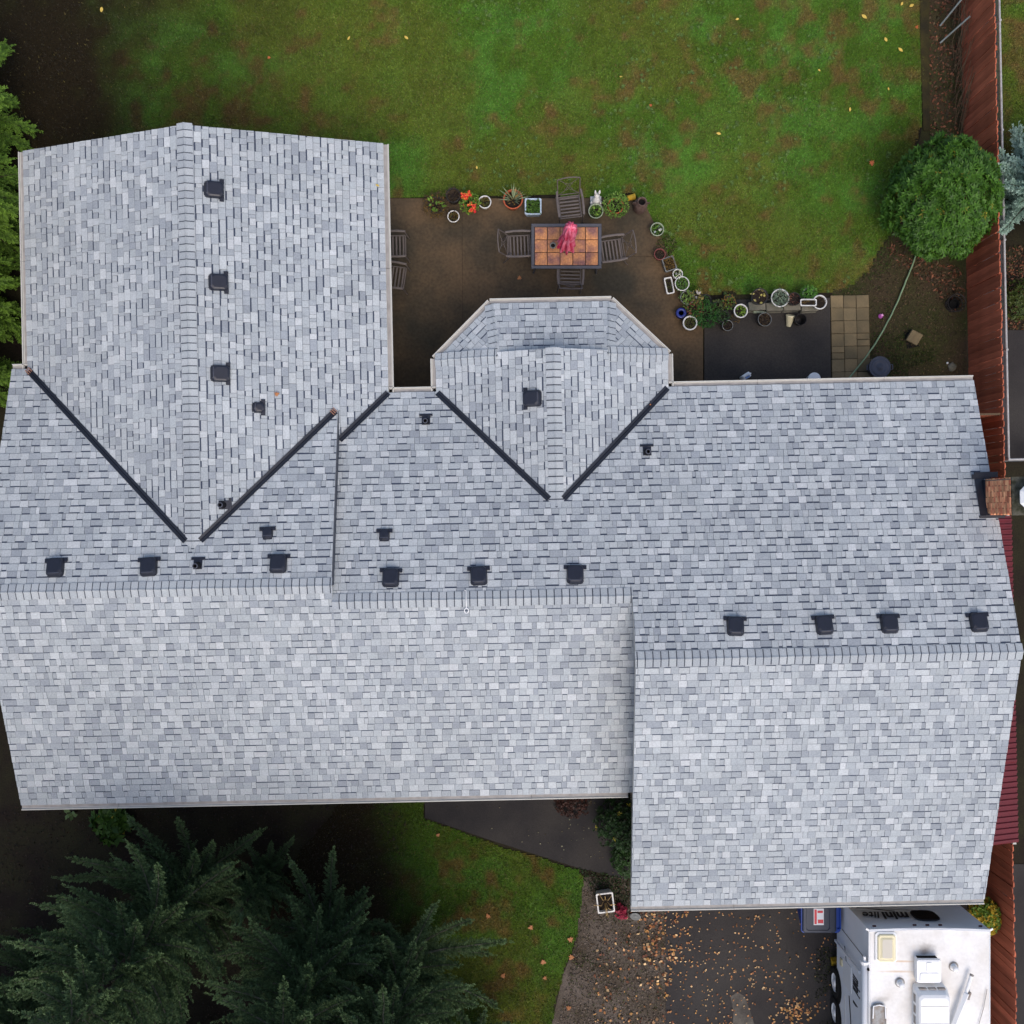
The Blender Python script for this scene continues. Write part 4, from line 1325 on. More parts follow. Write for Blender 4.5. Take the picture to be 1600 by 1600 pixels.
# single leaves on the lawn
lmb = MB()
pts = [(0, -.5), (.2, -.25), (.27, .05), (.16, .33), (0, .55), (-.16, .33), (-.27, .05), (-.2, -.25)]
lmb.v = [(0, 0, .012)] + [(a, b, .05 * abs(a) * 2 + .02 * b * b) for a, b in pts]; lmb.c = [(1, 1, 1, 1)] * 9
lmb.f = [(0, i + 1, (i + 1) % 8 + 1) for i in range(8)]
leafm = {}
mp_ = MB()
ml = [(0, -.5), (.05, -.2), (.42, -.28), (.26, -.02), (.5, .16), (.2, .2), (.18, .42), (0, .6), (-.18, .40), (-.2, .2), (-.48, .18), (-.26, 0), (-.44, -.26), (-.05, -.2)]
mp_.v = [(0, 0, .03)] + [(a, b, .12 * (a * a + b * b) * (1 if i % 3 else 1.8)) for i, (a, b) in enumerate(ml)]; mp_.c = [(1, 1, 1, 1)] * 15
mp_.f = [(0, i + 1, (i + 1) % 14 + 1) for i in range(14)]
for k_, c in (('y', S(206, 176, 84)), ('o', S(176, 96, 52)), ('t', S(158, 104, 64))):
    leafm[k_] = (lmb if k_ == 'y' else mp_).mesh('leaf', mat('leaf_' + {'y': 'yellow', 'o': 'orange', 't': 'tan'}[k_], c, .6, var=.2, bscale=12))
GL = {'y': ('yellow leaf lying on the back lawn', 'yellow leaves on the back lawn'), 'o': ('orange leaf lying on the back lawn', 'orange leaves on the back lawn'),
      't': ('tan leaf lying on the front lawn or gravel edge', 'tan leaves on the front lawn')}
LEAVES = (
    (1350, 26, 'y', .15, 'long yellow leaf near the upper lawn edge, leftmost of the three by the kerb'), (1384, 62, 'y', .12, 'yellow leaf on the lawn just below the pair at the upper right'),
    (1407, 78, 'y', .13, 'yellow leaf on the lawn, lowest of those near the kerb'), (1409, 6, 'y', .11, 'narrow yellow leaf at the top picture edge, left of the broader one'),
    (1424, 9, 'y', .13, 'broad yellow leaf at the top picture edge, closest to the kerb'), (1328, 171, 'y', .10, 'yellow leaf on open lawn between kerb and patio corner'),
    (635, 59, 'y', .12, 'yellow leaf on the lawn, right one of a pair above the left wing'), (545, 60, 'y', .10, 'yellow leaf on the lawn, left one of a pair above the left wing'),
    (159, 15, 'y', .13, 'yellow leaf alone on the dark earth in the upper left corner'), (1123, 209, 'y', .11, 'yellow leaf on the lawn straight above the cluster of pots'),
    (745, 262, 'y', .08, 'small yellow leaf on the lawn above the red flowers'), (1152, 30, 'y', .09, 'small yellow leaf near the middle of the upper lawn edge'),
    (970, 120, 'y', .07, 'tiny yellow leaf on the lawn above the garden figure'), (1388, 139, 'y', .08, 'small yellow leaf on the lawn a step above the round bush'),
    (1280, 110, 'y', .07, 'tiny yellow leaf on bright lawn left of the kerb group'),
    (1362, 254, 'o', .14, 'large orange leaf on the lawn left of the round bush'), (1432, 43, 'o', .10, 'orange leaf lying against the mossy kerb'),
    (1017, 165, 'o', .08, 'orange leaf on the lawn above the brown milk can'), (420, 90, 'o', .08, 'orange leaf on dark lawn above the right slope of the wing'),
    (763, 1432, 't', .13, 'brown leaf on the front lawn nearest the evergreens'), (830, 1449, 't', .13, 'brown leaf in the middle of the front lawn'),
    (848, 1503, 't', .14, 'brown leaf, upper one of two side by side on the front lawn'), (892, 1468, 't', .15, 'brown leaf on the lawn edge, upper one beside the gravel'),
    (893, 1495, 't', .15, 'brown leaf on the lawn edge, lower one beside the gravel'), (888, 1575, 't', .13, 'brown leaf on bare gravel at the lower picture edge'),
    (684, 1305, 't', .10, 'brown leaf on the front lawn just below the path corner'), (786, 1525, 't', .13, 'brown leaf on the lower front lawn close to the small evergreen'),
    (852, 1528, 't', .10, 'brown leaf, lower one of two side by side on the front lawn'))
for X, Y, k_, s_, lb in LEAVES:
    x, y = at(X, Y, .05)
    o = link('fallen_leaf', leafm[k_], None, (x, y, .06), (rnd.uniform(-.25, .25), rnd.uniform(-.25, .25), rnd.uniform(0, 6.28)), (s_, s_, s_))
    tag(o, lb, 'leaf', GL[k_][1])
# a dry leaf and a yellow leaf on the shingles, one on the patio
for X, Y, nme, s_, k_, lb in ((432, 616, 'wing_right', .11, 't', 'tan leaf lying on the shingles of the left wing'), (590, 290, 'wing_right', .09, 'y', 'small yellow leaf on shingles by the wing gutter'), (1016, 632, 'mid_up', .04, 't', 'tiny pale leaf stuck in the valley right of the bay roof')):
    x, y, z = on_roof(nme, X, Y, .03)
    o = link('fallen_leaf', leafm[k_], None, (x, y, z + .045), (rnd.uniform(-.2, .2), .3, rnd.uniform(0, 6)), (s_, s_, s_)); tag(o, lb, 'leaf')
x, y = at(812, 434, .05); o = link('fallen_leaf', leafm['t'], None, (x, y, .056), (0, 0, 2.2), (.11, .11, .11)); tag(o, 'tan leaf on the brown patio below the table', 'leaf')

# ------------------------------------------------------------------ patio furniture
PZ = .05      # patio level


def chair_parts():
    P = []
    sl = MB(); sl.box((0, 0, 0), (.44, .038, .014), bev=.005); slat = sl.mesh('slat', M['metal'])
    f = MB()
    for s_ in (-1, 1):
        f.tube([(s_ * .235, -.25, .415), (s_ * .235, .23, .405)], .015, 6)
    f.tube([(-.235, -.25, .415), (.235, -.25, .415)], .015, 6); f.tube([(-.235, .23, .405), (.235, .23, .405)], .015, 6)
    P.append(('seat_frame', f.mesh('seat_frame', M['metal'])))
    b = MB()
    for s_ in (-1, 1):
        b.tube([(s_ * .245, .24, .40), (s_ * .25, .33, .68), (s_ * .25, .45, .96)], .014, 6)
    b.tube([(-.25, .45, .96), (-.13, .465, .985), (0, .47, .995), (.13, .465, .985), (.25, .45, .96)], .014, 6)
    b.tube([(-.245, .26, .50), (.245, .26, .50)], .010, 6)
    P.append(('backrest', b.mesh('backrest', M['metal'])))
    sc_ = MB()
    def bp(u, v):      # on the backrest plane
        return (u, .26 + .19 * v, .50 + .47 * v)
    for s_ in (-1, 1):
        sc_.tube([bp(s_ * .22, .02), bp(s_ * .10, .22), bp(s_ * .02, .5), bp(s_ * .09, .74), bp(s_ * .2, .95)], .007, 5)
        for v0_, q in ((.62, 1), (.38, -1)):
            sc_.tube([bp(s_ * (.045 + .04 * math.cos(a)), v0_ + q * .09 * math.sin(a)) for a in [k * .5 for k in range(9)]], .006, 5)
    P.append(('scrollwork', sc_.mesh('scrollwork', M['metal'])))
    for s_ in (-1, 1):
        a = MB()
        pth = [(s_ * .275, -.27, .615), (s_ * .285, -.1, .635), (s_ * .285, .12, .635), (s_ * .265, .30, .64)]
        r0 = []
        for p in pth:
            r0.append([(p[0] - .024, p[1], p[2] - .008), (p[0] + .024, p[1], p[2] - .008), (p[0] + .024, p[1], p[2] + .004), (p[0] + .012, p[1], p[2] + .012), (p[0] - .012, p[1], p[2] + .012), (p[0] - .024, p[1], p[2] + .004)])
        a.rings(r0, True, True)
        P.append(('armrest', a.mesh('armrest', M['metal'])))
        for pth in ([(s_ * .275, -.25, .612), (s_ * .262, -.27, .40), (s_ * .27, -.30, 0)], [(s_ * .245, .24, .42), (s_ * .26, .30, .2), (s_ * .265, .36, 0)]):
            l_ = MB(); l_.tube(pth, .015, 6); P.append(('leg', l_.mesh('leg', M['metal'])))
    return slat, P


SLAT, CHP = chair_parts()


def chair(px, py, rz, label, group):
    x, y = at(px, py, .45 + PZ)
    t = tag(empty('patio_chair', (x, y, PZ), rz), label, 'chair', group)
    for n_, me in CHP: link(n_, me, t)
    for k in range(6): link('slat', SLAT, t, (0, -.205 + k * .079, .424 - k * .002))
    return t


G1 = 'bronze metal patio chairs'
chair(890.5, 322, .10, 'metal patio chair pulled out on the lawn side of the tiled table', G1)
chair(811, 384, math.pi / 2 + .02, 'metal patio chair at the left short end of the tiled table', G1)
chair(956, 391, -1.45, 'metal patio chair turned slightly at the right short end of the tiled table', G1)
chair(891, 427, math.pi - .04, 'metal patio chair pushed under the table on the bay roof side', G1)
chair(616, 384, math.pi / 2, 'upper of two metal chairs half hidden under the wing gutter', G1)
chair(615, 432, math.pi / 2 - .16, 'lower of two metal chairs half hidden under the wing gutter', G1)

tx, ty = at(885, 384.5, .72 + PZ)
tb = tag(empty('patio_table', (tx, ty, PZ), -A), 'rectangular patio table with a top of rust coloured slate tiles', 'table')
TW, TD_, TZ = 1.56, 1.0, .72
mb = MB()
for c, d in (((0, TD_ / 2 - .035, TZ - .02), (TW, .07, .045)), ((0, -TD_ / 2 + .035, TZ - .02), (TW, .07, .045)), ((TW / 2 - .035, 0, TZ - .02), (.07, TD_ - .14, .045)), ((-TW / 2 + .035, 0, TZ - .02), (.07, TD_ - .14, .045))):
    mb.box(c, d, bev=.008)
mb.build('tabletop_frame', M['tableframe'], tb)
mb = MB(); mb.box((0, 0, TZ - .026), (TW - .14, TD_ - .14, .02)); mb.build('tray', M['grout'], tb)
tw_, th_ = (TW - .15) / 5, (TD_ - .15) / 3
mb = MB(); mb.box((0, 0, 0), (tw_ - .015, th_ - .015, .016), bev=.004); tm_ = mb.mesh('tile', M['tile'])
for i in range(5):
    for j in range(3):
        link('tile', tm_, tb, ((i - 2) * tw_, (j - 1) * th_, TZ - .010 + rnd.uniform(-.001, .001)))
for sx in (-1, 1):
    for sy in (-1, 1):
        mb = MB(); mb.tube([(sx * .70, sy * .42, TZ - .04), (sx * .69, sy * .41, .3), (sx * .72, sy * .44, 0)], [.03, .024, .02], 8); mb.build('leg', M['tableframe'], tb)
# folded umbrella in the middle of the table
um = tag(empty('patio_umbrella', (tx + .01, ty, PZ), 0), 'closed pink patio umbrella standing in the middle of the tiled table', 'umbrella')
mb = MB(); mb.tube([(0, 0, 0), (0, 0, 2.38)], .019, 8); mb.build('pole', M['metal'], um)
mb = MB()
n = 48
rings = []
for z, r_, am, ox, oy in ((2.36, .03, .05, 0, 0), (2.31, .085, .12, 0, 0), (2.2, .118, .16, 0, 0), (2.0, .125, .2, 0, 0), (1.75, .122, .22, -.0, -.01), (1.52, .126, .24, -.01, -.015), (1.34, .14, .26, -.02, -.02), (1.18, .155, .28, -.02, -.03), (1.05, .165, .3, -.025, -.04), (.98, .17, .3, -.03, -.05)):
    rings.append([(ox + (r_ * (1 + am * math.cos(9 * t + z * 1.2) + .10 * math.cos(16 * t) + .06 * math.sin(3 * t + z * 4))) * math.cos(t), oy + (r_ * (1 + am * math.cos(9 * t + z * 1.2) + .10 * math.cos(16 * t) + .06 * math.sin(3 * t + z * 4))) * math.sin(t), z) for t in [2 * math.pi * k / n for k in range(n)]])
mb.rings(rings, True, False)
mb.build('canopy', M['pink'], um, True)
mb = MB(); mb.lathe([(.0, 2.36), (.02, 2.37), (.03, 2.40), (.02, 2.43), (0, 2.44)], 10, cap0=False, cap1=False); mb.build('finial', M['pink'], um)
mb = MB(); mb.lathe([(.145, 1.60), (.15, 1.615), (.15, 1.635), (.145, 1.65)], 20, (0, -.01, 0), cap0=False, cap1=False); mb.build('strap', mat('strap_pale', S(222, 130, 150), .8), um)
x, y = at(864, 384, .77 + PZ)
jar = tag(empty('candle_jar', (x, y, PZ + TZ)), 'small round dark jar with pale rim on the tiled table', 'jar')
mb = MB(); mb.lathe([(.05, 0), (.062, .02), (.066, .07), (.068, .09), (.050, .09), (.046, .05), (0, .05)], 20, cap1=False); mb.build('bowl', M['greypot'], jar, True)
mb = MB(); mb.lathe([(.046, .052), (.044, .062), (.012, .066), (.010, .085), (0, .086)], 16, cap0=False, cap1=False); mb.build('lid', M['black'], jar)


# ------------------------------------------------------------------ flower pots
def plant_data(kind, r, h, rg, cols, n, ax=(1, 1)):
    c0, c1 = np.array(cols[0])[:3], np.array(cols[1])[:3]
    az = rg.uniform(0, 6.283, n); q = np.sqrt(rg.random(n)) * r
    if kind == 'blades':
        P = np.stack([.25 * q * np.cos(az), .25 * q * np.sin(az), np.zeros(n)], 1)
        el = rg.uniform(.35, 1.2, n)
        D = np.stack([np.cos(az) * np.cos(el), np.sin(az) * np.cos(el), np.sin(el)], 1)
        N = np.stack([-np.cos(az) * np.sin(el), -np.sin(az) * np.sin(el), np.cos(el)], 1)
        return leaf_quads(P, D, N, rg.uniform(.6, 1.1, n) * h * 1.3, .030, c0 + (c1 - c0) * rg.random((n, 1)), bend=.1)
    zz_ = h * (.15 + .85 * rg.random(n)) * np.sqrt(np.clip(1 - (q / (r * 1.05)) ** 2, .05, 1))
    P = np.stack([q * np.cos(az) * ax[0], q * np.sin(az) * ax[1], zz_], 1)
    if ax != (1, 1):
        P[:, 0] = rg.uniform(-1, 1, n) * ax[0]; P[:, 1] = rg.uniform(-1, 1, n) * ax[1]
    a2 = az + rg.normal(0, 1.1, n); el = rg.uniform(-.2, .9, n)
    D = np.stack([np.cos(a2) * np.cos(el), np.sin(a2) * np.cos(el), np.sin(el)], 1)
    N = unit(np.stack([rg.normal(0, .5, n), rg.normal(0, .5, n), np.ones(n)], 1))
    L, W_ = {'leafy': (.055, .034), 'fine': (.045, .013), 'broad': (.10, .06), 'dead': (.10, .010), 'fern': (.12, .020)}[kind]
    return leaf_quads(P, D, N, L * rg.uniform(.6, 1.3, n), W_, c0 + (c1 - c0) * rg.random((n, 1)), bend=.08)


GRN = ((.022, .060, .008), (.085, .17, .022))
LIM = ((.06, .12, .012), (.16, .26, .035))
OLV = ((.030, .035, .010), (.08, .085, .02))
DED = ((.030, .018, .010), (.09, .06, .03))
SIL = ((.07, .11, .07), (.17, .22, .15))
DKG = ((.008, .026, .007), (.025, .065, .015))
RUS = ((.06, .045, .012), (.18, .10, .02))
POTGROUP = None


def pot(label, X, Y, rpx, h, mat_, rim=None, plants=(), base=PZ, cat='flower pot', name='flower_pot', taper=.72, fill=.05, soil=True, seed=None, rimw=.14, tilt=None):
    """round pot: X,Y,rpx are the rim in the photograph"""
    z = base + h
    x, y = at(X, Y, z); r = rpx * (H - z) / F
    t = tag(empty(name, (x, y, base)), label, cat)
    if tilt: t.rotation_euler = tilt
    mb = MB()
    mb.lathe([(r * taper, 0), (r * (taper + (1 - taper) * .55), h * .5), (r * .95, h * .86), (r * .97, h * .87), (r, h * .88), (r, h * .985), (r * .985, h), (r * (1 - rimw), h), (r * (1 - rimw - .02), h - .012), (r * (.80 * taper + .1), .03)], 28, cap1=False)
    mb.build('pot', mat_, t, True)
    if rim:
        m2 = MB(); m2.lathe([(r * 1.012, h * .94), (r * 1.012, h * .995), (r * .99, h + .006), (r * (1 - rimw), h + .006), (r * (.98 - rimw), h - .012)], 28, cap0=False, cap1=False); m2.build('rim', rim, t, True)
    if soil:
        m3 = MB(); ri = r * (1 - rimw - .005)
        zs = h - fill
        m3.rings([[(ri * f * math.cos(a), ri * f * math.sin(a), zs + g * rnd.uniform(.4, 1)) for a in [2 * math.pi * k / 20 for k in range(20)]] for f, g in ((1, 0), (.6, .012), (.2, .018))], False, True)
        m3.build('soil', M['potsoil'], t)
    rg = np.random.default_rng(seed or int(X * 7 + Y))
    parts = []
    for kind, pr, ph, cols, n in plants:
        V, Fq, C = plant_data(kind, pr * r, ph, rg, cols, n)
        V = V + np.array([0, 0, h - fill - .01]); parts.append((V, Fq, C))
    if parts: link('foliage', np_mesh('foliage', *join_np(parts), M['veg']), t)
    return t


def box_pot(label, X, Y, wpx, dpx, h, rz, mat_, plants=(), base=PZ, wall=.022, fill=.05):
    z = base + h
    x, y = at(X, Y, z); k = (H - z) / F
    wd, dp = wpx * k, dpx * k
    t = tag(empty('planter_box', (x, y, base), rz), label, 'planter')
    mb = MB()
    def rr(w_, d_, zz_, q=.02): return [(-w_ / 2 + q, -d_ / 2, zz_), (w_ / 2 - q, -d_ / 2, zz_), (w_ / 2, -d_ / 2 + q, zz_), (w_ / 2, d_ / 2 - q, zz_), (w_ / 2 - q, d_ / 2, zz_), (-w_ / 2 + q, d_ / 2, zz_), (-w_ / 2, d_ / 2 - q, zz_), (-w_ / 2, -d_ / 2 + q, zz_)]
    mb.rings([rr(wd * .84, dp * .84, 0), rr(wd * .98, dp * .98, h * .85), rr(wd, dp, h * .86), rr(wd, dp, h), rr(wd - wall * 2, dp - wall * 2, h), rr(wd - wall * 2.6, dp - wall * 2.6, h - fill - .03)], True, False)
    mb.build('box', mat_, t)
    mb = MB(); mb.poly(rr(wd - wall * 2.2, dp - wall * 2.2, h - fill)); mb.build('soil', M['potsoil'], t)
    rg = np.random.default_rng(int(X + Y)); parts = []
    for kind, sx, ph, cols, n in plants:
        V, Fq, C = plant_data(kind, 1.0, ph, rg, cols, n, (wd * .42 * sx, dp * .42 * sx))
        parts.append((V + np.array([0, 0, h - fill - .01]), Fq, C))
    if parts:
        V, Fq, C = join_np(parts)
        link('foliage', np_mesh('foliage', V, Fq, C, M['veg']), t)
    return t


# row along the lawn edge
pot('low dark pot at the left end of the row with upright yellow-green leaves', 681, 320, 13, .24, M['darkpot'], None, (('dead', 1.6, .12, DED, 300), ('leafy', 1.45, .10, RUS, 150), ('broad', .8, .36, LIM, 18), ('fine', 1.3, .08, OLV, 120)))
pot('large black pot with dry twigs behind the small white-rimmed pot', 708, 305, 11.5, .34, M['darkpot'], M['darkpot'], (('dead', .9, .10, DED, 160),))
pot('small white-rimmed pot standing in front of the black pot with twigs', 708.5, 338, 9.5, .22, M['darkpot'], M['whitepot'], (('leafy', .6, .05, OLV, 40), ('dead', .7, .06, RUS, 60)))
t = pot('pot overflowing with lime leaves and bright red and orange flowers', 734, 317, 11, .26, M['terracotta'], None, (('leafy', 1.45, .24, LIM, 260), ('leafy', 1.2, .2, GRN, 120)))
rg = np.random.default_rng(4); n = 46
P = np.stack([rg.normal(0, .09, n), rg.normal(0, .09, n), rg.uniform(.36, .46, n)], 1); P[:26, :2] = P[:26, :2] * .5 + np.array([-.08, .10]); P[26:, :2] = P[26:, :2] * .5 + np.array([.07, -.15])
out = []
for k in range(5):
    a = 1.2566 * k + rg.random(n)
    cc = np.where(rg.random((n, 1)) < .6, np.array([[.55, .02, .02]]), np.array([[.65, .16, .03]]))
    out.append(leaf_quads(P, np.stack([np.cos(a), np.sin(a), np.full(n, .3)], 1), np.tile([0, 0, 1.0], (n, 1)), .040, .034, cc))
link('flowers', np_mesh('flowers', *join_np(out), M['veg']), t)
pot('white-rimmed pot right of the red flowers, holding bare soil and weeds', 757.5, 315.5, 10.2, .24, M['whitepot'], M['whitepot'], (('leafy', .8, .05, OLV, 90), ('dead', .7, .05, RUS, 40)))
t = pot('big terracotta pot with a pale spiky aloe', 801.5, 311, 15.5, .34, M['terracotta'], M['terracotta'], (('blades', 1.0, .34, ((.12, .17, .09), (.26, .32, .18)), 20), ('leafy', .5, .08, RUS, 26), ('blades', .9, .24, ((.30, .16, .04), (.45, .30, .10)), 6)), rimw=.10, fill=.08)
box_pot('square pale blue planter filled with small green leaves', 833, 322.5, 26, 25.5, .28, -A, M['bluewhite'], (('leafy', .95, .10, GRN, 260),), wall=.030)
pot('celadon glass-rimmed bowl in front of the white garden figure', 931, 329.5, 11.7, .22, M['greenpot'], M['greenpot'], (('leafy', .85, .05, GRN, 110), ('broad', .5, .09, LIM, 7)), rimw=.10)
pot('terracotta pot with a spreading fresh green bushy plant', 962, 321, 13, .24, M['terracotta'], M['terracotta'], (('leafy', 1.5, .34, ((.05, .11, .012), (.15, .26, .04)), 420), ('fine', 1.6, .3, LIM, 160)))
# right side of the patio, running down
pot('pale-rimmed pot with one white bloom at the patio corner', 1027, 358, 10.6, .24, M['greenpot'], M['greenpot'], (('leafy', .8, .06, GRN, 90), ('broad', .3, .10, ((.5, .5, .42), (.7, .7, .6)), 5)), rimw=.10)
pot('maroon-rimmed pot full of dark soil beside dry plants', 1031, 397, 9, .24, M['maroonpot'], M['maroonpot'], (('dead', .8, .05, DED, 50),), rimw=.12)
box_pot('square pot with rust-brown dry plant right of the maroon pot', 1046, 412, 19, 22, .24, .3, M['greypot'], (('fine', 1.05, .16, RUS, 240),))
pot('white pot with pale blooms behind the round green pot', 1059, 428, 8, .26, M['whitepot'], M['whitepot'], (('leafy', .8, .12, ((.28, .30, .16), (.62, .62, .5)), 26), ('leafy', .7, .08, GRN, 20)))
box_pot('narrow white planter box left of the round green pot', 1045.8, 446, 12.5, 26, .18, .18, M['whitepot'], (('fine', .9, .04, OLV, 70),), wall=.024)
pot('pale-rimmed round pot with lush low greenery below the white pot', 1065.8, 443, 11.4, .28, M['greypot'], M['whitepot'], (('leafy', .9, .07, GRN, 170), ('fine', .9, .08, SIL, 60)), rimw=.10)
pot('grey-rimmed pot with light green leaves below the lush round pot', 1074, 464.5, 11, .26, M['greypot'], M['greypot'], (('leafy', 1.0, .12, ((.05, .10, .015), (.16, .24, .06)), 130),), rimw=.09)
pot('pot with reddish green foliage above the blue pot', 1085, 481, 12, .24, M['darkpot'], M['darkpot'], (('leafy', 1.25, .16, GRN, 130), ('leafy', 1.2, .18, ((.10, .03, .015), (.20, .09, .04)), 90)))
pot('plain dark plant pot with trailing stems at the lawn edge', 1089, 462, 8, .26, M['darkpot'], None, (('leafy', 1.2, .22, ((.09, .09, .02), (.22, .18, .05)), 70), ('broad', .3, .2, ((.5, .45, .4), (.6, .55, .5)), 3)))
pot('small black pot with dark rosette beside the lawn edge', 1103, 468, 8.5, .22, M['darkpot'], M['darkpot'], (('leafy', .9, .06, DKG, 60),))
pot('squat cobalt blue glazed pot at the left of the cluster', 1064.5, 489, 8, .18, M['bluepot'], M['bluepot'], (), soil=False, rimw=.5, taper=.9)
pot('thick white-rimmed pot at the lower left end of the cluster', 1078.3, 504.5, 11.5, .26, M['whitepot'], M['whitepot'], (('leafy', .8, .05, OLV, 110), ('dead', .7, .04, DED, 60)), rimw=.17)
pot('pot hidden under a wide dark green fern', 1103, 491, 10, .2, M['darkpot'], None, (('fern', 1.9, .22, ((.012, .05, .008), (.035, .12, .02)), 420),))
pot('dark pot with bushy olive leaves left of the ochre plant', 1120, 480, 9, .24, M['darkpot'], None, (('leafy', 1.25, .16, ((.025, .045, .01), (.07, .09, .025)), 130),))
pot('pot with an ochre and green plant above the white-rimmed pot', 1139, 472, 9.5, .26, M['greypot'], M['darkpot'], (('leafy', 1.1, .12, RUS, 90), ('leafy', 1.1, .12, GRN, 70)))
pot('dark pot with rough green leaves above the empty black pot', 1129, 494, 9.5, .24, M['darkpot'], M['darkpot'], (('leafy', 1.15, .12, DKG, 130),))
pot('empty grey-rimmed black pot at the bottom of the cluster', 1137, 508.5, 8.6, .24, M['darkpot'], M['greypot'], (('dead', .6, .03, DED, 30),), rimw=.10)
pot('white-rimmed pot with bright lime leaves left of the stone bench', 1157.6, 485.7, 11, .26, M['whitepot'], M['whitepot'], (('leafy', .72, .07, LIM, 60),), rimw=.15)
pot('large dark-rimmed pot with yellow leaves on the left of the block bench', 1187.5, 463, 13, .30, M['greypot'], M['darkpot'], (('broad', .8, .06, ((.28, .24, .06), (.5, .44, .14)), 9), ('dead', .8, .05, DED, 60)), base=.25, rimw=.08)
pot('wide white bowl with silver-green leaves on the block bench', 1219, 465.5, 14.2, .22, M['whitepot'], M['whitepot'], (('fine', 1.0, .14, SIL, 240), ('leafy', .95, .12, SIL, 130)), base=.25, rimw=.10)
pot('black pot with a few red stems on the block bench', 1241, 467, 10.3, .24, M['darkpot'], M['darkpot'], (('dead', .7, .06, ((.10, .04, .03), (.2, .08, .05)), 40),), base=.25, rimw=.08)
pot('round white-rimmed pot at the right end of the block bench', 1281, 472, 11.3, .24, M['whitepot'], M['whitepot'], (('dead', .7, .04, DED, 70),), base=.25, rimw=.14)
box_pot('long white planter box lying over the white-rimmed pot', 1263.5, 472.5, 25.5, 11, .12, -A, M['whitepot'], (('dead', .8, .02, RUS, 20),), base=.50, wall=.020)
pot('grey pot with curly bright green parsley behind the white planter box', 1264, 459, 10, .24, M['greypot'], None, (('leafy', 1.25, .14, ((.03, .10, .010), (.09, .22, .03)), 300),), base=.2)
pot('dark brown-rimmed pot with bare twigs in front of the block bench', 1195, 499, 10.7, .28, M['darkpot'], M['greypot'], (('dead', .8, .05, DED, 90),), rimw=.07)
pot('empty black pot right of the tipped cream pot', 1251.5, 499, 9.3, .26, M['darkpot'], M['darkpot'], (), rimw=.08, soil=False)
# ground-edge perennials
for X, Y, lb, c_, n_, r_ in ((1041, 381, 'straggly pale weeds between the white bloom pot and the maroon pot', OLV, 160, .22), (1150, 496, 'yellowing grass tuft at the foot of the lime-leaved pot', RUS, 60, .12)):
    x, y = at(X, Y, .1); t = tag(empty('weed_clump', (x, y, PZ if Y > 390 else .03)), lb, 'weeds')
    link('foliage', np_mesh('foliage', *plant_data('leafy' if n_ > 100 else 'fine', r_, .14, np.random.default_rng(5), c_, n_), M['veg']), t)

# block bench: grey concrete blocks set end to end
bx_, by_ = at(1222, 478, .2)
for k in range(4):
    x, y = at(1183 + k * 27.5, 478 + (k % 2) * 1.2, .24)
    t = tag(empty('concrete_block', (x, y, PZ), rnd.uniform(-.05, .05)), ('grey concrete block under the dark-rimmed pot at the left of the bench', 'grey concrete block under the white bowl', 'grey concrete block under the black pot with red stems', 'grey concrete block under the white planter box, right end of the bench')[k], 'concrete block', 'blocks carrying pots')
    mb = MB(); mb.box((0, 0, .1), (.385, .19, .2), bev=.012); mb.build('block', M['block'], t)
    mb = MB(); mb.box((0, -.012, .014), (.36, .2, .028), bev=.004); mb.build('footing', M['block'], t)
x, y = at(1187, 488, .1)
t = tag(empty('stone_slab', (x, y, PZ), -.05), 'pale flat stone leaning in front of the block bench', 'stone'); mb = MB(); mb.box((0, 0, .05), (.30, .05, .1), bev=.012); mb.build('slab', M['greenpot'], t)

# white garden figure: plump kneeling rabbit-eared figure, generic
x, y = at(932, 310, .25)
st = tag(empty('garden_figure', (x, y, PZ), 0), 'white plaster garden rabbit figure behind the celadon bowl', 'figurine')
mb = MB(); mb.lathe([(.0, .04), (.085, .05), (.105, .12), (.09, .20), (.06, .27), (.04, .30), (0, .31)], 16, (0, -.02, 0), cap0=False, cap1=False)
mb.lathe([(0, .27), (.05, .28), (.066, .33), (.05, .385), (0, .40)], 14, (0, .02, 0), cap0=False, cap1=False)
for s_ in (-1, 1):
    mb.tube([(s_ * .03, .03, .38), (s_ * .045, .05, .46), (s_ * .05, .08, .53)], [.022, .028, .010], 8)
    mb.lathe([(0, .03), (.05, .04), (.055, .08), (.03, .12), (0, .125)], 12, (s_ * .085, -.06, 0), cap0=False, cap1=False)
mb.lathe([(0, .06), (.03, .07), (.035, .1), (0, .13)], 10, (0, -.12, 0), cap0=False, cap1=False)
mb.build('body', M['whitepot'], st, True)
mb = MB(); mb.box((0, -.02, .02), (.25, .24, .04), bev=.01); mb.build('plinth', M['whitepot'], st)

x, y = at(986.5, 308.5, .1)
t = tag(empty('watering_tub', (x, y, .1), .15), 'yellow plastic tub lying on its side by the brown milk can', 'tub')
t.rotation_euler = (0, math.pi / 2, .2)
mb = MB(); mb.lathe([(.055, -.09), (.062, -.085), (.068, .06), (.076, .07), (.076, .09), (.064, .09), (.058, -.07)], 18); mb.build('tub', M['yellow'], t, True)
x, y = at(1001.5, 319, .35)
t = tag(empty('milk_can', (x, y, PZ)), 'brown metal milk can with open dark mouth at the patio corner', 'milk can')
mb = MB(); mb.lathe([(.15, 0), (.155, .02), (.155, .30), (.14, .36), (.092, .42), (.085, .47), (.10, .50), (.105, .515), (.085, .515), (.076, .46), (.08, .35)], 22, cap1=False); mb.build('can', M['urn'], t, True)
mb = MB(); mb.lathe([(.079, .40), (0, .40)], 18, cap0=False); mb.build('inside', M['black'], t)
for s_ in (-1, 1):
    mb = MB(); mb.tube([(s_ * .115, 0, .40), (s_ * .19, 0, .42), (s_ * .19, 0, .34), (s_ * .15, 0, .30)], .010, 6); mb.build('handle', M['urn'], t)

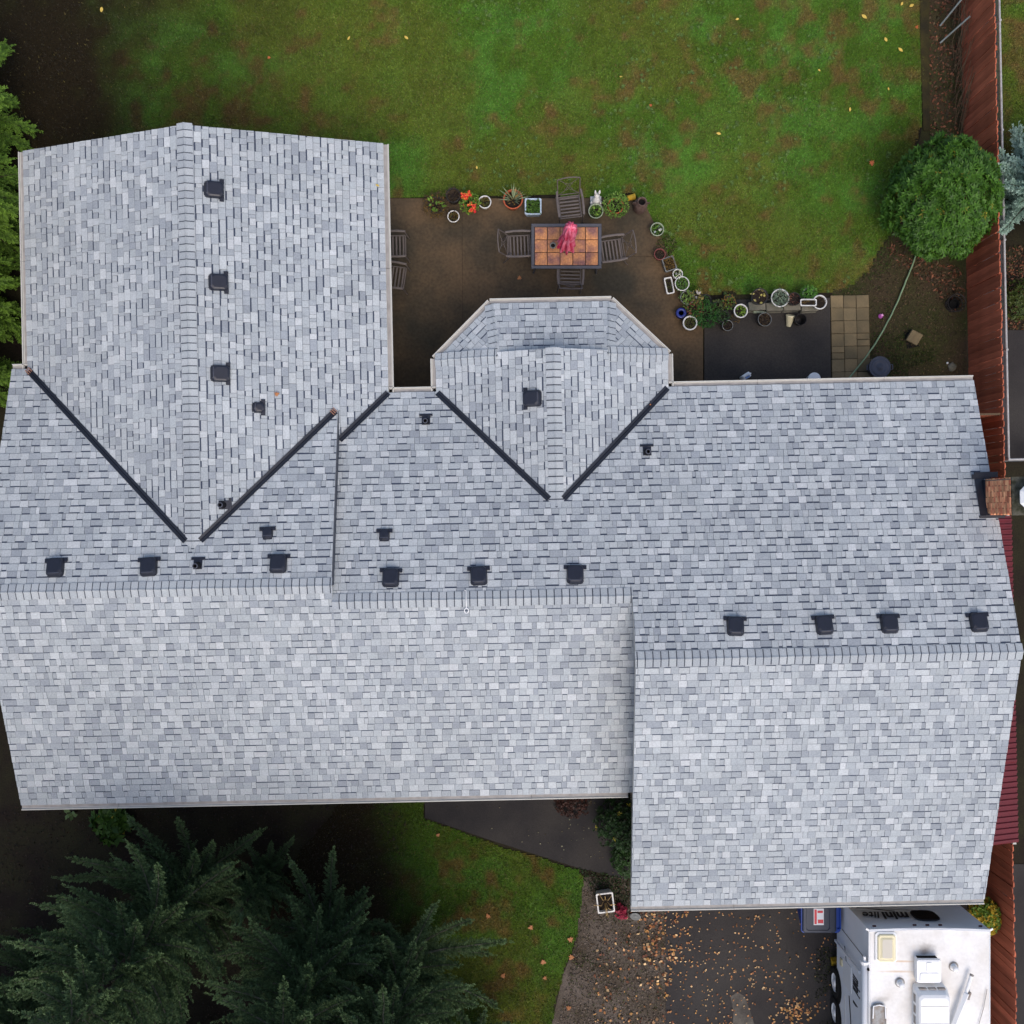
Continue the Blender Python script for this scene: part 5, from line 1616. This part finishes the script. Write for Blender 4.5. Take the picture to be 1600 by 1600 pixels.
# cream pot tipped over
x, y = at(1235, 496, .12)
t = tag(empty('flower_pot', (x - .02, y - .05, PZ + .085)), 'cream conical pot tipped on its side in front of the block bench', 'flower pot')
t.rotation_euler = (R(-62), R(38), .2)
mb = MB(); mb.lathe([(.045, -.16), (.055, -.155), (.10, .07), (.108, .075), (.108, .10), (.098, .10), (.045, -.14)], 22); mb.build('pot', M['cream'], t, True)

# things close to the right-hand gutter
x, y = at(1167, 587, .35)
t = tag(empty('detergent_jug', (x, y, .046), .55), 'white jug with blue label standing by the gutter of the right roof', 'jug')
mb = MB(); mb.box((0, 0, .15), (.20, .12, .30), bev=.03); mb.build('jug', M['white'], t)
mb = MB(); mb.tube([(.06, .0, .29), (.09, 0, .35), (.03, 0, .37), (-.02, 0, .31)], .016, 8); mb.build('handle', M['white'], t)
mb = MB(); mb.lathe([(.03, .29), (.03, .33), (.0, .335)], 14, (-.06, .02, 0), cap0=False, cap1=False); mb.build('cap', M['white'], t)
mb = MB(); mb.box((.0, -.02, .302), (.11, .07, .006)); mb.build('sticker', mat('blue_print', S(110, 140, 190), .5), t)
x, y = at(1272, 592, .4)
t = tag(empty('bucket', (x, y, .046)), 'round white bucket half hidden under the gutter of the right roof', 'bucket')
mb = MB(); mb.lathe([(.11, 0), (.135, .36), (.142, .365), (.142, .385), (.12, .39), (0, .395)], 24, cap1=False); mb.build('bucket', M['white'], t, True)
x, y = at(1374, 574, .3)
t = tag(empty('bin_lid', (x, y, .03)), 'grey-blue round tub with ribbed lid by the stone paving', 'tub')
mb = MB(); mb.lathe([(.19, 0), (.23, .28), (.245, .285), (.25, .31), (.235, .325), (.225, .31), (.20, .305), (.19, .318), (.14, .322), (.13, .312), (.06, .318), (.05, .335), (0, .338)], 28, cap1=False); mb.build('tub', M['greyblue'], t, True)
for s_ in (-1, 1):
    mb = MB(); mb.tube([(s_ * .24, -.06, .28), (s_ * .29, -.05, .30), (s_ * .29, .05, .30), (s_ * .24, .06, .28)], .012, 6); mb.build('handle', M['greyblue'], t)
# hose
hp = [(1431, 398), (1424, 418), (1415, 440), (1405, 466), (1394, 490), (1381, 515), (1367, 538), (1353, 558), (1338, 577), (1326, 592), (1312, 604)]
mb = MB(); pts = [(*at(X, Y, .06), .055 + .02 * math.sin(i)) for i, (X, Y) in enumerate(hp)]
fine = []
for i in range(len(pts) - 1):
    for k in range(4):
        f = k / 4; fine.append(tuple(pts[i][j] * (1 - f) + pts[i + 1][j] * f + (rnd.uniform(-.004, .004) if j < 2 else 0) for j in range(3)))
fine.append(pts[-1])
mb.tube(fine, .019, 8); o = mb.build('garden_hose', M['hose'], None, True); tag(o, 'pale green garden hose running from the rhododendron to the gutter', 'hose')
# tilted concrete block over a hole
x, y = at(1431, 526, .15)
t = tag(empty('paving_block', (x, y, .0), .62), 'tan concrete block lying askew over a dark square pit', 'concrete block'); t.rotation_euler = (.22, -.12, -.55)
mb = MB(); mb.box((0, 0, .11), (.27, .27, .18), bev=.012); mb.build('block', M['paver'], t)
mb = MB(); mb.box((0, 0, .205), (.05, .24, .012)); mb.build('groove', M['paver'], t)
sheet('pit', [(1412, 518), (1424, 514), (1436, 541), (1417, 545)], .010, M['black'])
x, y = at(1376, 494, .05)
t = tag(empty('toy', (x, y, .01)), 'small purple plastic toy on the bare earth left of the hose', 'toy')
mb = MB(); mb.lathe([(0, 0), (.05, .01), (.055, .04), (.02, .06), (0, .06)], 8, cap0=False, cap1=False); mb.build('body', M['purple'], t)
mb = MB(); mb.box((.03, .02, .055), (.05, .05, .02), .4, .006); mb.build('top', mat('pale_pink', S(214, 150, 196), .5), t)
x, y = at(1493, 474, .2)
t = tag(empty('wire_basket', (x, y, .0)), 'dark round wire basket by the foot of the red fence', 'basket')
for k, z in enumerate((.03, .15, .28)):
    mb = MB(); rr_ = .16 + .02 * k; mb.tube([(rr_ * math.cos(a), rr_ * math.sin(a), z) for a in [j * math.pi / 10 for j in range(21)]], .010, 5, False); mb.build('hoop', M['darkpot'], t)
mb = MB()
for j in range(14): a = j * math.pi / 7; mb.tube([(.05 * math.cos(a), .05 * math.sin(a), .02), (.16 * math.cos(a), .16 * math.sin(a), .03), (.2 * math.cos(a), .2 * math.sin(a), .28)], .007, 5)
mb.build('wires', M['darkpot'], t)
mb = MB(); mb.lathe([(.10, .0), (.115, .16), (.10, .16), (.09, .06), (0, .06)], 16, cap1=False); mb.build('inner_pot', M['black'], t)
x, y = at(1488, 573, .05)
t = tag(empty('white_stone', (x, y, 0)), 'whitish crumbly stone on the earth by the fence foot', 'stone')
mb = MB(); mb.lathe([(.085, 0), (.10, .03), (.07, .08), (.03, .10), (0, .10)], 9, cap1=False)
mb.v = [(a + rnd.uniform(-.015, .015), b + rnd.uniform(-.015, .015), c) for a, b, c in mb.v]
mb.build('stone', M['block'], t)
x, y = at(1481, 567, .05); t = tag(empty('golf_ball', (x, y, 0.02)), 'small white ball beside the whitish stone', 'ball'); mb = MB(); mb.lathe([(.0, -.02), (.02, -.014), (.028, .005), (.02, .03), (0, .036)], 12, cap0=False, cap1=False); mb.build('ball', M['white'], t, True)
# poles leaning at the upper end of the border
for (a, b, lb) in (((1515, 26, .75), (1469, 67, .06), 'weathered pole leaning on the fence, nearer the house'), ((1505, -4, .75), (1469, 40, .06), 'weathered pole leaning on the fence, at the upper picture edge')):
    p, q = Vector(at3(*a)), Vector(at3(*b))
    t = tag(empty('wooden_pole', tuple(q)), lb, 'pole', 'poles in the fence border'); mb = MB(); mb.tube([(0, 0, 0), tuple(p - q)], .020, 8); mb.build('shaft', M['pole'], t)
    d_ = (p - q); mb = MB(); mb.tube([tuple(d_), tuple(d_ * 1.012)], .024, 8); mb.build('cap', M['greypl'], t)
# bare climbing twigs along the fence foot
x, y = at(1502, 100, .3)
t = tag(empty('bare_vine', (x, y, 0)), 'tangle of bare brown twigs along the fence above the rhododendron', 'vine')
mb = MB()
for k in range(70):
    yy = rnd.uniform(-1.7, 2.6); a = rnd.uniform(-.12, .10)
    mb.tube([(a, yy, .02 + rnd.random() * .2), (a + rnd.uniform(-.05, .12), yy + rnd.uniform(.2, .5), rnd.uniform(.1, .5)), (a + rnd.uniform(0, .16), yy + rnd.uniform(.5, 1.1), rnd.uniform(.2, .8))], .006, 4)
mb.build('twigs', M['twig'], t)
# white square planter in the front
t = box_pot('white square planter with dry stalks beside the gravel bed', 946, 1411, 27, 31, .34, .10, M['whitepot'], (), base=.01, wall=.03, fill=.1)
mb = MB()
for k in range(13):
    a = rnd.uniform(0, 6.28); mb.tube([(.04 * math.cos(a), .04 * math.sin(a), .22), (.1 * math.cos(a), .1 * math.sin(a), .42), (rnd.uniform(.12, .3) * math.cos(a), rnd.uniform(.12, .3) * math.sin(a), rnd.uniform(.28, .48))], .0075, 5)
mb.build('stalks', mat('dry_stalk', S(168, 140, 92), .8), t)
x, y = at(993, 1433, .1)
t = tag(empty('downspout_block', (x, y, .01), -.2), 'small pale oval dish under the corner of the garage gutter', 'dish')
mb = MB(); mb.rings([[(a * .13 * f, b * .085 * f, z) for a, b in [(math.cos(q * .3927), math.sin(q * .3927)) for q in range(16)]] for f, z in ((.8, 0), (1, .06), (.97, .07), (.7, .055), (.4, .05), (.3, .06))], True, True); mb.build('dish', M['greypot'], t, True)

# ------------------------------------------------------------------ bin
bx_, by_ = at(1282, 1434, 1.0)
t = tag(empty('recycling_bin', (bx_, by_, .024), -A), 'blue wheeled recycling bin with dark lid beside the white trailer', 'bin')
mb = MB()
def rq(w_, d_, z, cx=0, cy=0, q=.04): return [(cx - w_ / 2 + q, cy - d_ / 2, z), (cx + w_ / 2 - q, cy - d_ / 2, z), (cx + w_ / 2, cy - d_ / 2 + q, z), (cx + w_ / 2, cy + d_ / 2 - q, z), (cx + w_ / 2 - q, cy + d_ / 2, z), (cx - w_ / 2 + q, cy + d_ / 2, z), (cx - w_ / 2, cy + d_ / 2 - q, z), (cx - w_ / 2, cy - d_ / 2 + q, z)]
mb.rings([rq(.50, .50, .06), rq(.80, .60, .93), rq(.86, .64, .94), rq(.86, .64, 1.0)], True, True); mb.build('body', M['bluebin'], t)
mb = MB(); mb.rings([rq(.74, .62, 1.0, -.04), rq(.74, .62, 1.03, -.04), rq(.68, .58, 1.055, -.05), rq(.52, .5, 1.06, -.08), rq(.50, .48, 1.045, -.08)], True, True); mb.build('lid', M['binlid'], t)
mb = MB(); mb.box((-.06, .05, 1.049), (.22, .36, .004)); stk = mb.build('sticker', M['sticker'], t)
mb = MB(); mb.box((-.13, .05, 1.0525), (.05, .32, .003)); mb.box((-.03, .16, 1.0525), (.12, .05, .003)); mb.box((-.02, -.05, 1.0525), (.12, .08, .003)); mb.build('print', M['stickerred'], stk)
mb = MB(); mb.tube([(.36, -.24, 1.02), (.42, -.22, 1.03), (.42, .22, 1.03), (.36, .24, 1.02)], .018, 8); mb.build('handle', M['bluebin'], t)
for s_ in (-1, 1):
    mb = MB(); mb.tube([(.30, s_ * .26, .1), (.30, s_ * .32, .1)], .1, 16); mb.build('wheel', M['tyre'], t)

# ------------------------------------------------------------------ travel trailer
ox, oy = 8.525, -8.535        # camera-plan place of the middle of its front end
rx, ry = ox * cA + oy * sA, -ox * sA + oy * cA
rv = tag(empty('travel_trailer', (rx, ry, .024), -A), 'white travel trailer with air conditioner and hatches on its roof', 'trailer')
W2, ZT, ZB, LN = 1.235, 2.575, .50, 6.4
mb = MB()
prof = [(-W2, ZB), (-W2, ZT - .05), (-W2 + .03, ZT - .012), (-.4, ZT + .012), (.4, ZT + .012), (W2 - .03, ZT - .012), (W2, ZT - .05), (W2, ZB)]
def bow(x): return .03 * (1 - (x / W2) ** 2)
mb.rings([[(a, bow(a) if b > ZB else bow(a) - .05, b) for a, b in prof], [(a, -LN, b) for a, b in prof]], True, True)
mb.build('body', M['rv'], rv)
mb = MB()
pr2 = [(-W2 + .02, ZT - .006), (-.4, ZT + .018), (.4, ZT + .018), (W2 - .02, ZT - .006)]
mb.rings([[(a, bow(a) - .012, b) for a, b in pr2], [(a, -LN + .02, b) for a, b in pr2]], closed=False)
blob, fin = rv_roof_stains()
SOOT, RUSTC = S(112, 102, 94), S(206, 178, 146)
blob(-.10, -.40, .26, .20, SOOT, .9, 6)
blob(-.05, -1.03, .36, .07, S(130, 122, 114), .85, 9)
blob(-.34, -1.05, .14, .9, S(222, 206, 184), .7, 7)
blob(-.62, -.63, .5, .03, RUSTC, .85, 5)
blob(-.66, -.84, .5, .035, RUSTC, .75, 5)
blob(.28, -1.0, .25, .35, S(206, 200, 192), .6, 8)
blob(-1.0, -1.40, .25, .09, S(176, 172, 166), .7, 9)
blob(-.6, -2.2, 1.0, .5, S(222, 216, 206), .5, 4)
fin()
rr_ = mb.build('roof_skin', M['rvroof'], rv)
for s_ in (-1, 1):
    mb = MB(); mb.box((s_ * (W2 - .004), -LN / 2, ZT - .03), (.024, LN + .03, .05), bev=.006); mb.build('edge_trim', M['rvplast'], rv)
    mb = MB(); mb.box((s_ * (W2 + .02), -.0, ZT - .02), (.09, .035, .03), s_ * .5); mb.build('gutter_spout', M['rvplast'], rv)
mb = MB()
seg = 14
for k in range(seg):
    a0, a1 = -W2 + 2 * W2 * k / seg, -W2 + 2 * W2 * (k + 1) / seg
    mb.rings([[(a0, bow(a0) + q, ZT + z) for q, z in ((-.03, .018), (.012, -.0), (.012, -.03), (-.03, -.03))], [(a1, bow(a1) + q, ZT + z) for q, z in ((-.03, .018), (.012, -.0), (.012, -.03), (-.03, -.03))]], k == 0, k == seg - 1)
mb.build('front_trim', M['rvplast'], rv)


def local(X, Y, z):
    return ((X - 800) * (H - z) / F - ox, (800 - Y) * (H - z) / F - oy)


RT = ZT + .02
# skylight
cx_, cy_ = local(1385, 1481, RT + .05)
mb = MB(); mb.rings([rq(.44, .63, RT - .01, cx_, cy_, .05), rq(.44, .63, RT + .012, cx_, cy_, .05), rq(.40, .59, RT + .02, cx_, cy_, .05)], True, True); sk = mb.build('skylight', M['rvplast'], rv)
mb = MB(); mb.rings([rq(.36, .55, RT + .015, cx_, cy_, .04), rq(.36, .55, RT + .05, cx_, cy_, .04), rq(.32, .50, RT + .065, cx_, cy_, .03), rq(.27, .45, RT + .06, cx_, cy_, .02), rq(.20, .38, RT + .085, cx_, cy_, .02)], True, False); mb.build('dome', M['skyl'], sk)
mb = MB(); mb.poly(rq(.20, .38, RT + .085, cx_, cy_, .02)); mb.build('pane', M['skyg'], sk)
# refrigerator vent
cx_, cy_ = local(1450, 1516, RT + .18)
mb = MB(); mb.rings([rq(.44, .48, RT - .01, cx_, cy_, .02), rq(.46, .46, RT + .13, cx_, cy_, .02), rq(.50, .47, RT + .15, cx_, cy_, .02), rq(.49, .46, RT + .21, cx_, cy_, .03), rq(.40, .2, RT + .22, cx_, cy_ + .1, .03)], True, True); fv = mb.build('refrigerator_vent', M['rvplast'], rv)
mb = MB(); mb.rings([rq(.13, .20, RT + .2, cx_, cy_ + .09, .02), rq(.12, .19, RT + .235, cx_, cy_ + .09, .02)], False, True); mb.rings([rq(.44, .20, RT + .2, cx_, cy_ - .12, .02), rq(.36, .16, RT + .232, cx_, cy_ - .11, .02)], False, True); mb.build('hood', M['rvplast'], fv)
mb = MB(); mb.box((cx_ + .0, cy_ + .235, RT + .07), (.40, .012, .10)); mb.build('grille', M['black'], fv)
# pipe vents
for X, Y in ((1407, 1537), (1491, 1512)):
    cx_, cy_ = local(X, Y, RT + .06)
    mb = MB(); mb.lathe([(.075, -.01), (.072, .012), (.05, .016), (.045, .10), (.055, .105), (.055, .125), (.0, .135)], 18, (cx_, cy_, RT), cap1=False); pv_ = mb.build('roof_pipe', M['rvplast'], rv, True)
    mb = MB(); mb.lathe([(.10, .004), (.09, .010), (.07, .012)], 18, (cx_, cy_ + .01, RT), cap0=False, cap1=False); mb.build('sealant', M['greypl'], pv_)
# air conditioner
cx_, cy_ = local(1459, 1586, RT + .3)
mb = MB(); mb.rings([rq(.64, .98, RT - .01, cx_, cy_ + .03, .04), rq(.66, .98, RT + .14, cx_, cy_ + .02, .05), rq(.62, .86, RT + .30, cx_, cy_ - .02, .06), rq(.56, .78, RT + .33, cx_, cy_ - .03, .06)], True, True); ac = mb.build('air_conditioner', M['rvplast'], rv)
mb = MB(); mb.box((cx_, cy_ + .20, RT + .332), (.55, .006, .004)); mb.box((cx_, cy_ - .15, RT + .332), (.55, .006, .004)); mb.build('seam', M['greypl'], ac)
for k in range(3):
    mb = MB(); mb.box((cx_ - .19 + k * .19, cy_ + .495, RT + .18), (.15, .02, .10)); mb.build('louvre', M['greypl'], ac)
for k in range(3):
    mb = MB(); mb.box((cx_ - .328, cy_ + .28 - k * .22, RT + .13), (.012, .16, .10)); mb.build('louvre', M['greypl'], ac)
# soiled roof hatch
cx_, cy_ = local(1373, 1590, RT + .04)
mb = MB(); mb.rings([rq(.30, .66, RT - .01, cx_, cy_ - .05, .08), rq(.30, .66, RT + .035, cx_, cy_ - .05, .08), rq(.26, .62, RT + .045, cx_, cy_ - .05, .07), rq(.24, .60, RT + .03, cx_, cy_ - .05, .06)], True, True); hh_ = mb.build('roof_hatch', M['greypl'], rv)
mb = MB(); mb.tube([(cx_ - .13, cy_ + .0, RT + .05), (cx_ - .12, cy_ + .25, RT + .055), (cx_, cy_ + .275, RT + .055), (cx_ + .12, cy_ + .25, RT + .055), (cx_ + .13, cy_, RT + .05)], .014, 6); mb.build('rim', M['rvplast'], hh_)
# folded antenna
a_, b_ = local(1517, 1524, RT + .12), local(1486, 1620, RT + .10)
an = MB(); an.tube([(*a_, RT + .12), (*b_, RT + .09)], .036, 8); ano = an.build('antenna', M['rvplast'], rv)
a2, b2 = local(1510, 1552, RT + .16), local(1484, 1614, RT + .12)
mb = MB(); mb.tube([(*a2, RT + .15), (*b2, RT + .12)], .055, 4); mb.build('arm', M['rvplast'], ano)
mb = MB(); mb.tube([(a_[0], a_[1] + .0, RT + .12), (a_[0] + .012, a_[1] + .03, RT + .12)], .042, 8); mb.build('end_cap', M['greypl'], ano)
mb = MB(); mb.box((a2[0] + .1, a2[1] - .1, RT + .03), (.05, .16, .06), -.3, .01); mb.build('bracket', M['greypl'], ano)
a3, b3 = local(1541, 1544, RT), local(1528, 1600, RT)
mb = MB(); mb.tube([(*a3, RT + .012), ((a3[0] + b3[0]) / 2 + .02, (a3[1] + b3[1]) / 2, RT + .012), (*b3, RT + .012)], .006, 5); mb.build('cable', M['greypl'], rv)
# awning roll on the left side
mb = MB(); mb.tube([(-W2 - .075, -.70, ZT - .06), (-W2 - .075, -LN + .4, ZT - .06)], .065, 12); aw = mb.build('awning_roll', M['rvplast'], rv, True)
mb = MB(); mb.tube([(-W2 - .075, -.66, ZT - .06), (-W2 - .075, -.71, ZT - .06)], .085, 12); mb.tube([(-W2 - .075, -.56, ZT - .06), (-W2 - .075, -.66, ZT - .06)], .03, 10); mb.build('end_cap', M['rvplast'], aw)
mb = MB(); mb.box((-W2 - .02, -.80, ZT - .10), (.04, .05, .26), 0, .008); mb.build('bracket', M['black'], aw)
mb = MB(); mb.box((-W2 - .05, -1.05, 1.35), (.05, .05, 1.6), 0, .008); mb.build('arm', M['rvplast'], aw)
# wall decorations: front wall
def front(X, Y):
    """x and height on the front wall seen at a spot of the photograph"""
    yw = 8.505
    D = yw * F / (Y - 800)
    return (X - 800) * D / F - ox, H - D - .024
fx0, fz0 = front(1445, 1431)
mb = MB()
pts = []
for k in range(20):
    a = 2 * math.pi * k / 20; c, s_ = math.cos(a), math.sin(a)
    pts.append((fx0 + .25 * math.copysign(abs(c) ** .55, c), fz0 + .25 * math.copysign(abs(s_) ** .55, s_)))
yb = bow(fx0) + .002
mb.rings([[(x * 1.0, yb - .01, z) for x, z in pts], [(x, yb + .014, z) for x, z in pts]], True, True); wn = mb.build('window', M['glass'], rv)
mb = MB(); mb.tube([(fx0 + (x - fx0) * 1.03, yb + .01, fz0 + (z - fz0) * 1.03) for x, z in pts + pts[:1]], .012, 6, False); mb.build('window_frame', M['rvline'], wn)
for X in (1366, 1429, 1449, 1469, 1532):
    a, z = front(X, 1446)
    mb = MB(); mb.box((a, bow(a) + .012, z), (.075, .03, .03), 0, .008); mb.build('marker_light', mat('marker_lens', S(70, 30, 30), .3) if X == 1366 else bpy.data.materials['marker_lens'], rv)


def text_mesh(body, size, shear=0.0, ext=.004):
    cu = bpy.data.curves.new('lettering', 'FONT')
    cu.body = body; cu.size = size; cu.shear = shear; cu.extrude = ext; cu.offset = .03 if body == 'mini' else .012; cu.align_x = 'LEFT'; cu.resolution_u = 3
    o = bpy.data.objects.new('lettering', cu)
    COL.objects.link(o)
    dg = bpy.context.evaluated_depsgraph_get()
    me = bpy.data.meshes.new_from_object(o.evaluated_get(dg))
    bpy.data.objects.remove(o)
    me.materials.clear(); me.materials.append(M['rvline'])
    a = np.array([v.co for v in me.vertices]); return me, a.min(0), a.max(0)


# front lettering: reads from the house side (towards -y), so its right is -x
for body, X0, X1, Y0, Y1, sh in (('mini', 1383, 1427, 1436, 1425, .25), ('lite', 1352, 1381, 1433, 1424, .45)):
    me, mn, mx_ = text_mesh(body, 1.0, sh)
    xa, z1 = front(X1, Y0); xb, _ = front(X0, Y0); _, z0 = front(X0, Y1)
    o = bpy.data.objects.new('lettering', me); o.parent = rv
    sx, sz = abs(xb - xa) / (mx_[0] - mn[0]), abs(z1 - z0) / (mx_[1] - mn[1])
    o.matrix_basis = Matrix.Translation((xa, bow((xa + xb) / 2) + .004, min(z0, z1))) @ Matrix(((-sx, 0, 0, 0), (0, 0, 1, 0), (0, sz, 0, 0), (0, 0, 0, 1))) @ Matrix.Translation((-mn[0], -mn[1], 0))
    COL.objects.link(o)
def strip(name, pts, wd, m_):
    mb = MB()
    for p, q in zip(pts, pts[1:]):
        p, q = Vector(p), Vector(q); d = (q - p).normalized(); n_ = Vector((0, 1, 0)) if abs(p.y - q.y) < 1e-6 and abs(p.y) < .2 else Vector((-1, 0, 0))
        s_ = d.cross(n_) * wd / 2
        mb.rings([[tuple(p + s_), tuple(p - s_), tuple(p - s_ + n_ * .004), tuple(p + s_ + n_ * .004)], [tuple(q + s_), tuple(q - s_), tuple(q - s_ + n_ * .004), tuple(q + s_ + n_ * .004)]], True, True)
    return mb.build(name, m_, rv)
a, z = front(1398, 1424); a2, z2 = front(1338, 1418)
strip('stripe', [(a, .032, z), (a2, .032, z2)], .035, M['rvline'])
a, z = front(1436, 1423); a2, z2 = front(1330, 1419)
strip('stripe', [(a, .034, z), (a2, .034, z2)], .02, M['greypl'])
# left wall
def left(X, Y):
    D = (ox - W2) * F / (X - 800)
    return (800 - Y) * D / F - oy, H - D - .024
XW = -W2 - .003
y0, z0 = left(1333, 1521); y1, z1 = left(1344, 1562)
for body, ya, yb, sh, zs in (('mini', 1521, 1562, .25, 1.0), ('lite', 1562, 1582, .45, .7)):
    me, mn, mx_ = text_mesh(body, 1.0, sh)
    yA, zA = left(1333, ya); yB, zB_ = left(1344, yb)
    o = bpy.data.objects.new('lettering', me); o.parent = rv
    sx, sz = abs(yB - yA) / (mx_[0] - mn[0]), abs(zB_ - zA) / (mx_[1] - mn[1]) * zs
    o.matrix_basis = Matrix.Translation((XW, yA, zA)) @ Matrix(((0, 0, -1, 0), (-sx, 0, 0, 0), (0, sz, 0, 0), (0, 0, 0, 1))) @ Matrix.Translation((-mn[0], -mn[1], 0))
    COL.objects.link(o)
def wl(X, Y): y, z = left(X, Y); return (XW, y, z)
strip('stripe', [wl(1316, 1452), wl(1355, 1502)], .02, M['greypl'])
strip('stripe', [wl(1320, 1478), wl(1323, 1507)], .03, M['rvline'])
strip('stripe', [wl(1327, 1556), wl(1331, 1620)], .05, M['rvline'])
strip('trim_strip', [wl(1320, 1555), wl(1321, 1640)], .09, M['rvplast'])
y, z = left(1325, 1525)
mb = MB(); mb.box((-W2 - .004, y, z - .05), (.012, .55, .55), 0, .004); mb.build('hatch_door', M['rvplast'], rv)
mb = MB(); mb.box((-W2 - .012, y + .12, z - .42), (.03, .16, .14), 0, .008); mb.build('outlet_cover', M['cream'], rv)
# wheels standing proud of the left side
for Y in (1535, 1582):
    D = H - .36; yy = (800 - Y) * D / F - oy
    for s_ in (-1, 1):
        xx = s_ * (W2 - .09)
        mb = MB(); pr_ = [(.20, -.10), (.31, -.10), (.34, -.07), (.34, .07), (.31, .10), (.20, .10)]
        mb.rings([[(xx + b_, yy + r_ * math.cos(2 * math.pi * k / 24), .34 + r_ * math.sin(2 * math.pi * k / 24)) for k in range(24)] for r_, b_ in pr_], False, False)
        wh = mb.build('wheel', M['tyre'], rv)
        mb = MB(); mb.rings([[(xx + s_ * b_, yy + r_ * math.cos(2 * math.pi * k / 24), .34 + r_ * math.sin(2 * math.pi * k / 24)) for k in range(24)] for r_, b_ in ((.215, .085), (.20, .10), (.17, .075), (.09, .085), (.07, .12), (.03, .13))], False, True)
        rim_ = mb.build('rim', M['white'], wh)
        mb = MB()
        for k in range(8):
            a = k * math.pi / 4 + .2; mb.lathe([(.022, 0), (.022, .004)], 8)
        mb = MB()
    # dark wheel arch
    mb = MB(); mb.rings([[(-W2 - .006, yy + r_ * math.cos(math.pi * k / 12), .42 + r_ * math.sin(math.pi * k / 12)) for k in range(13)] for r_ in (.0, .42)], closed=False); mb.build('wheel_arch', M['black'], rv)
mb = MB(); mb.box((0, -LN / 2, .42), (2.1, LN - .2, .12)); mb.build('chassis', M['tyre'], rv)
mb = MB(); mb.tube([(-.5, .05, .45), (0, .5, .45)], .05, 6); mb.tube([(.5, .05, .45), (0, .5, .45)], .05, 6); mb.build('tow_bar', M['tyre'], rv)
x, y = at(1306, 1504, .1)
t = tag(empty('wheel_chock', (x - .02, y, .024), .1), 'yellow plastic wheel chock by the first trailer wheel', 'wheel chock')
mb = MB(); mb.rings([[(-.07, -.10, 0), (-.07, .10, 0), (-.07, .06, .15), (-.07, .02, .16)], [(.07, -.10, 0), (.07, .10, 0), (.07, .06, .15), (.07, .02, .16)]], True, True); mb.build('wedge', M['yellow'], t)
mb = MB(); mb.tube([(-.05, .04, .15), (0, .04, .2), (.05, .04, .15)], .010, 6); mb.build('handle', M['yellow'], t)
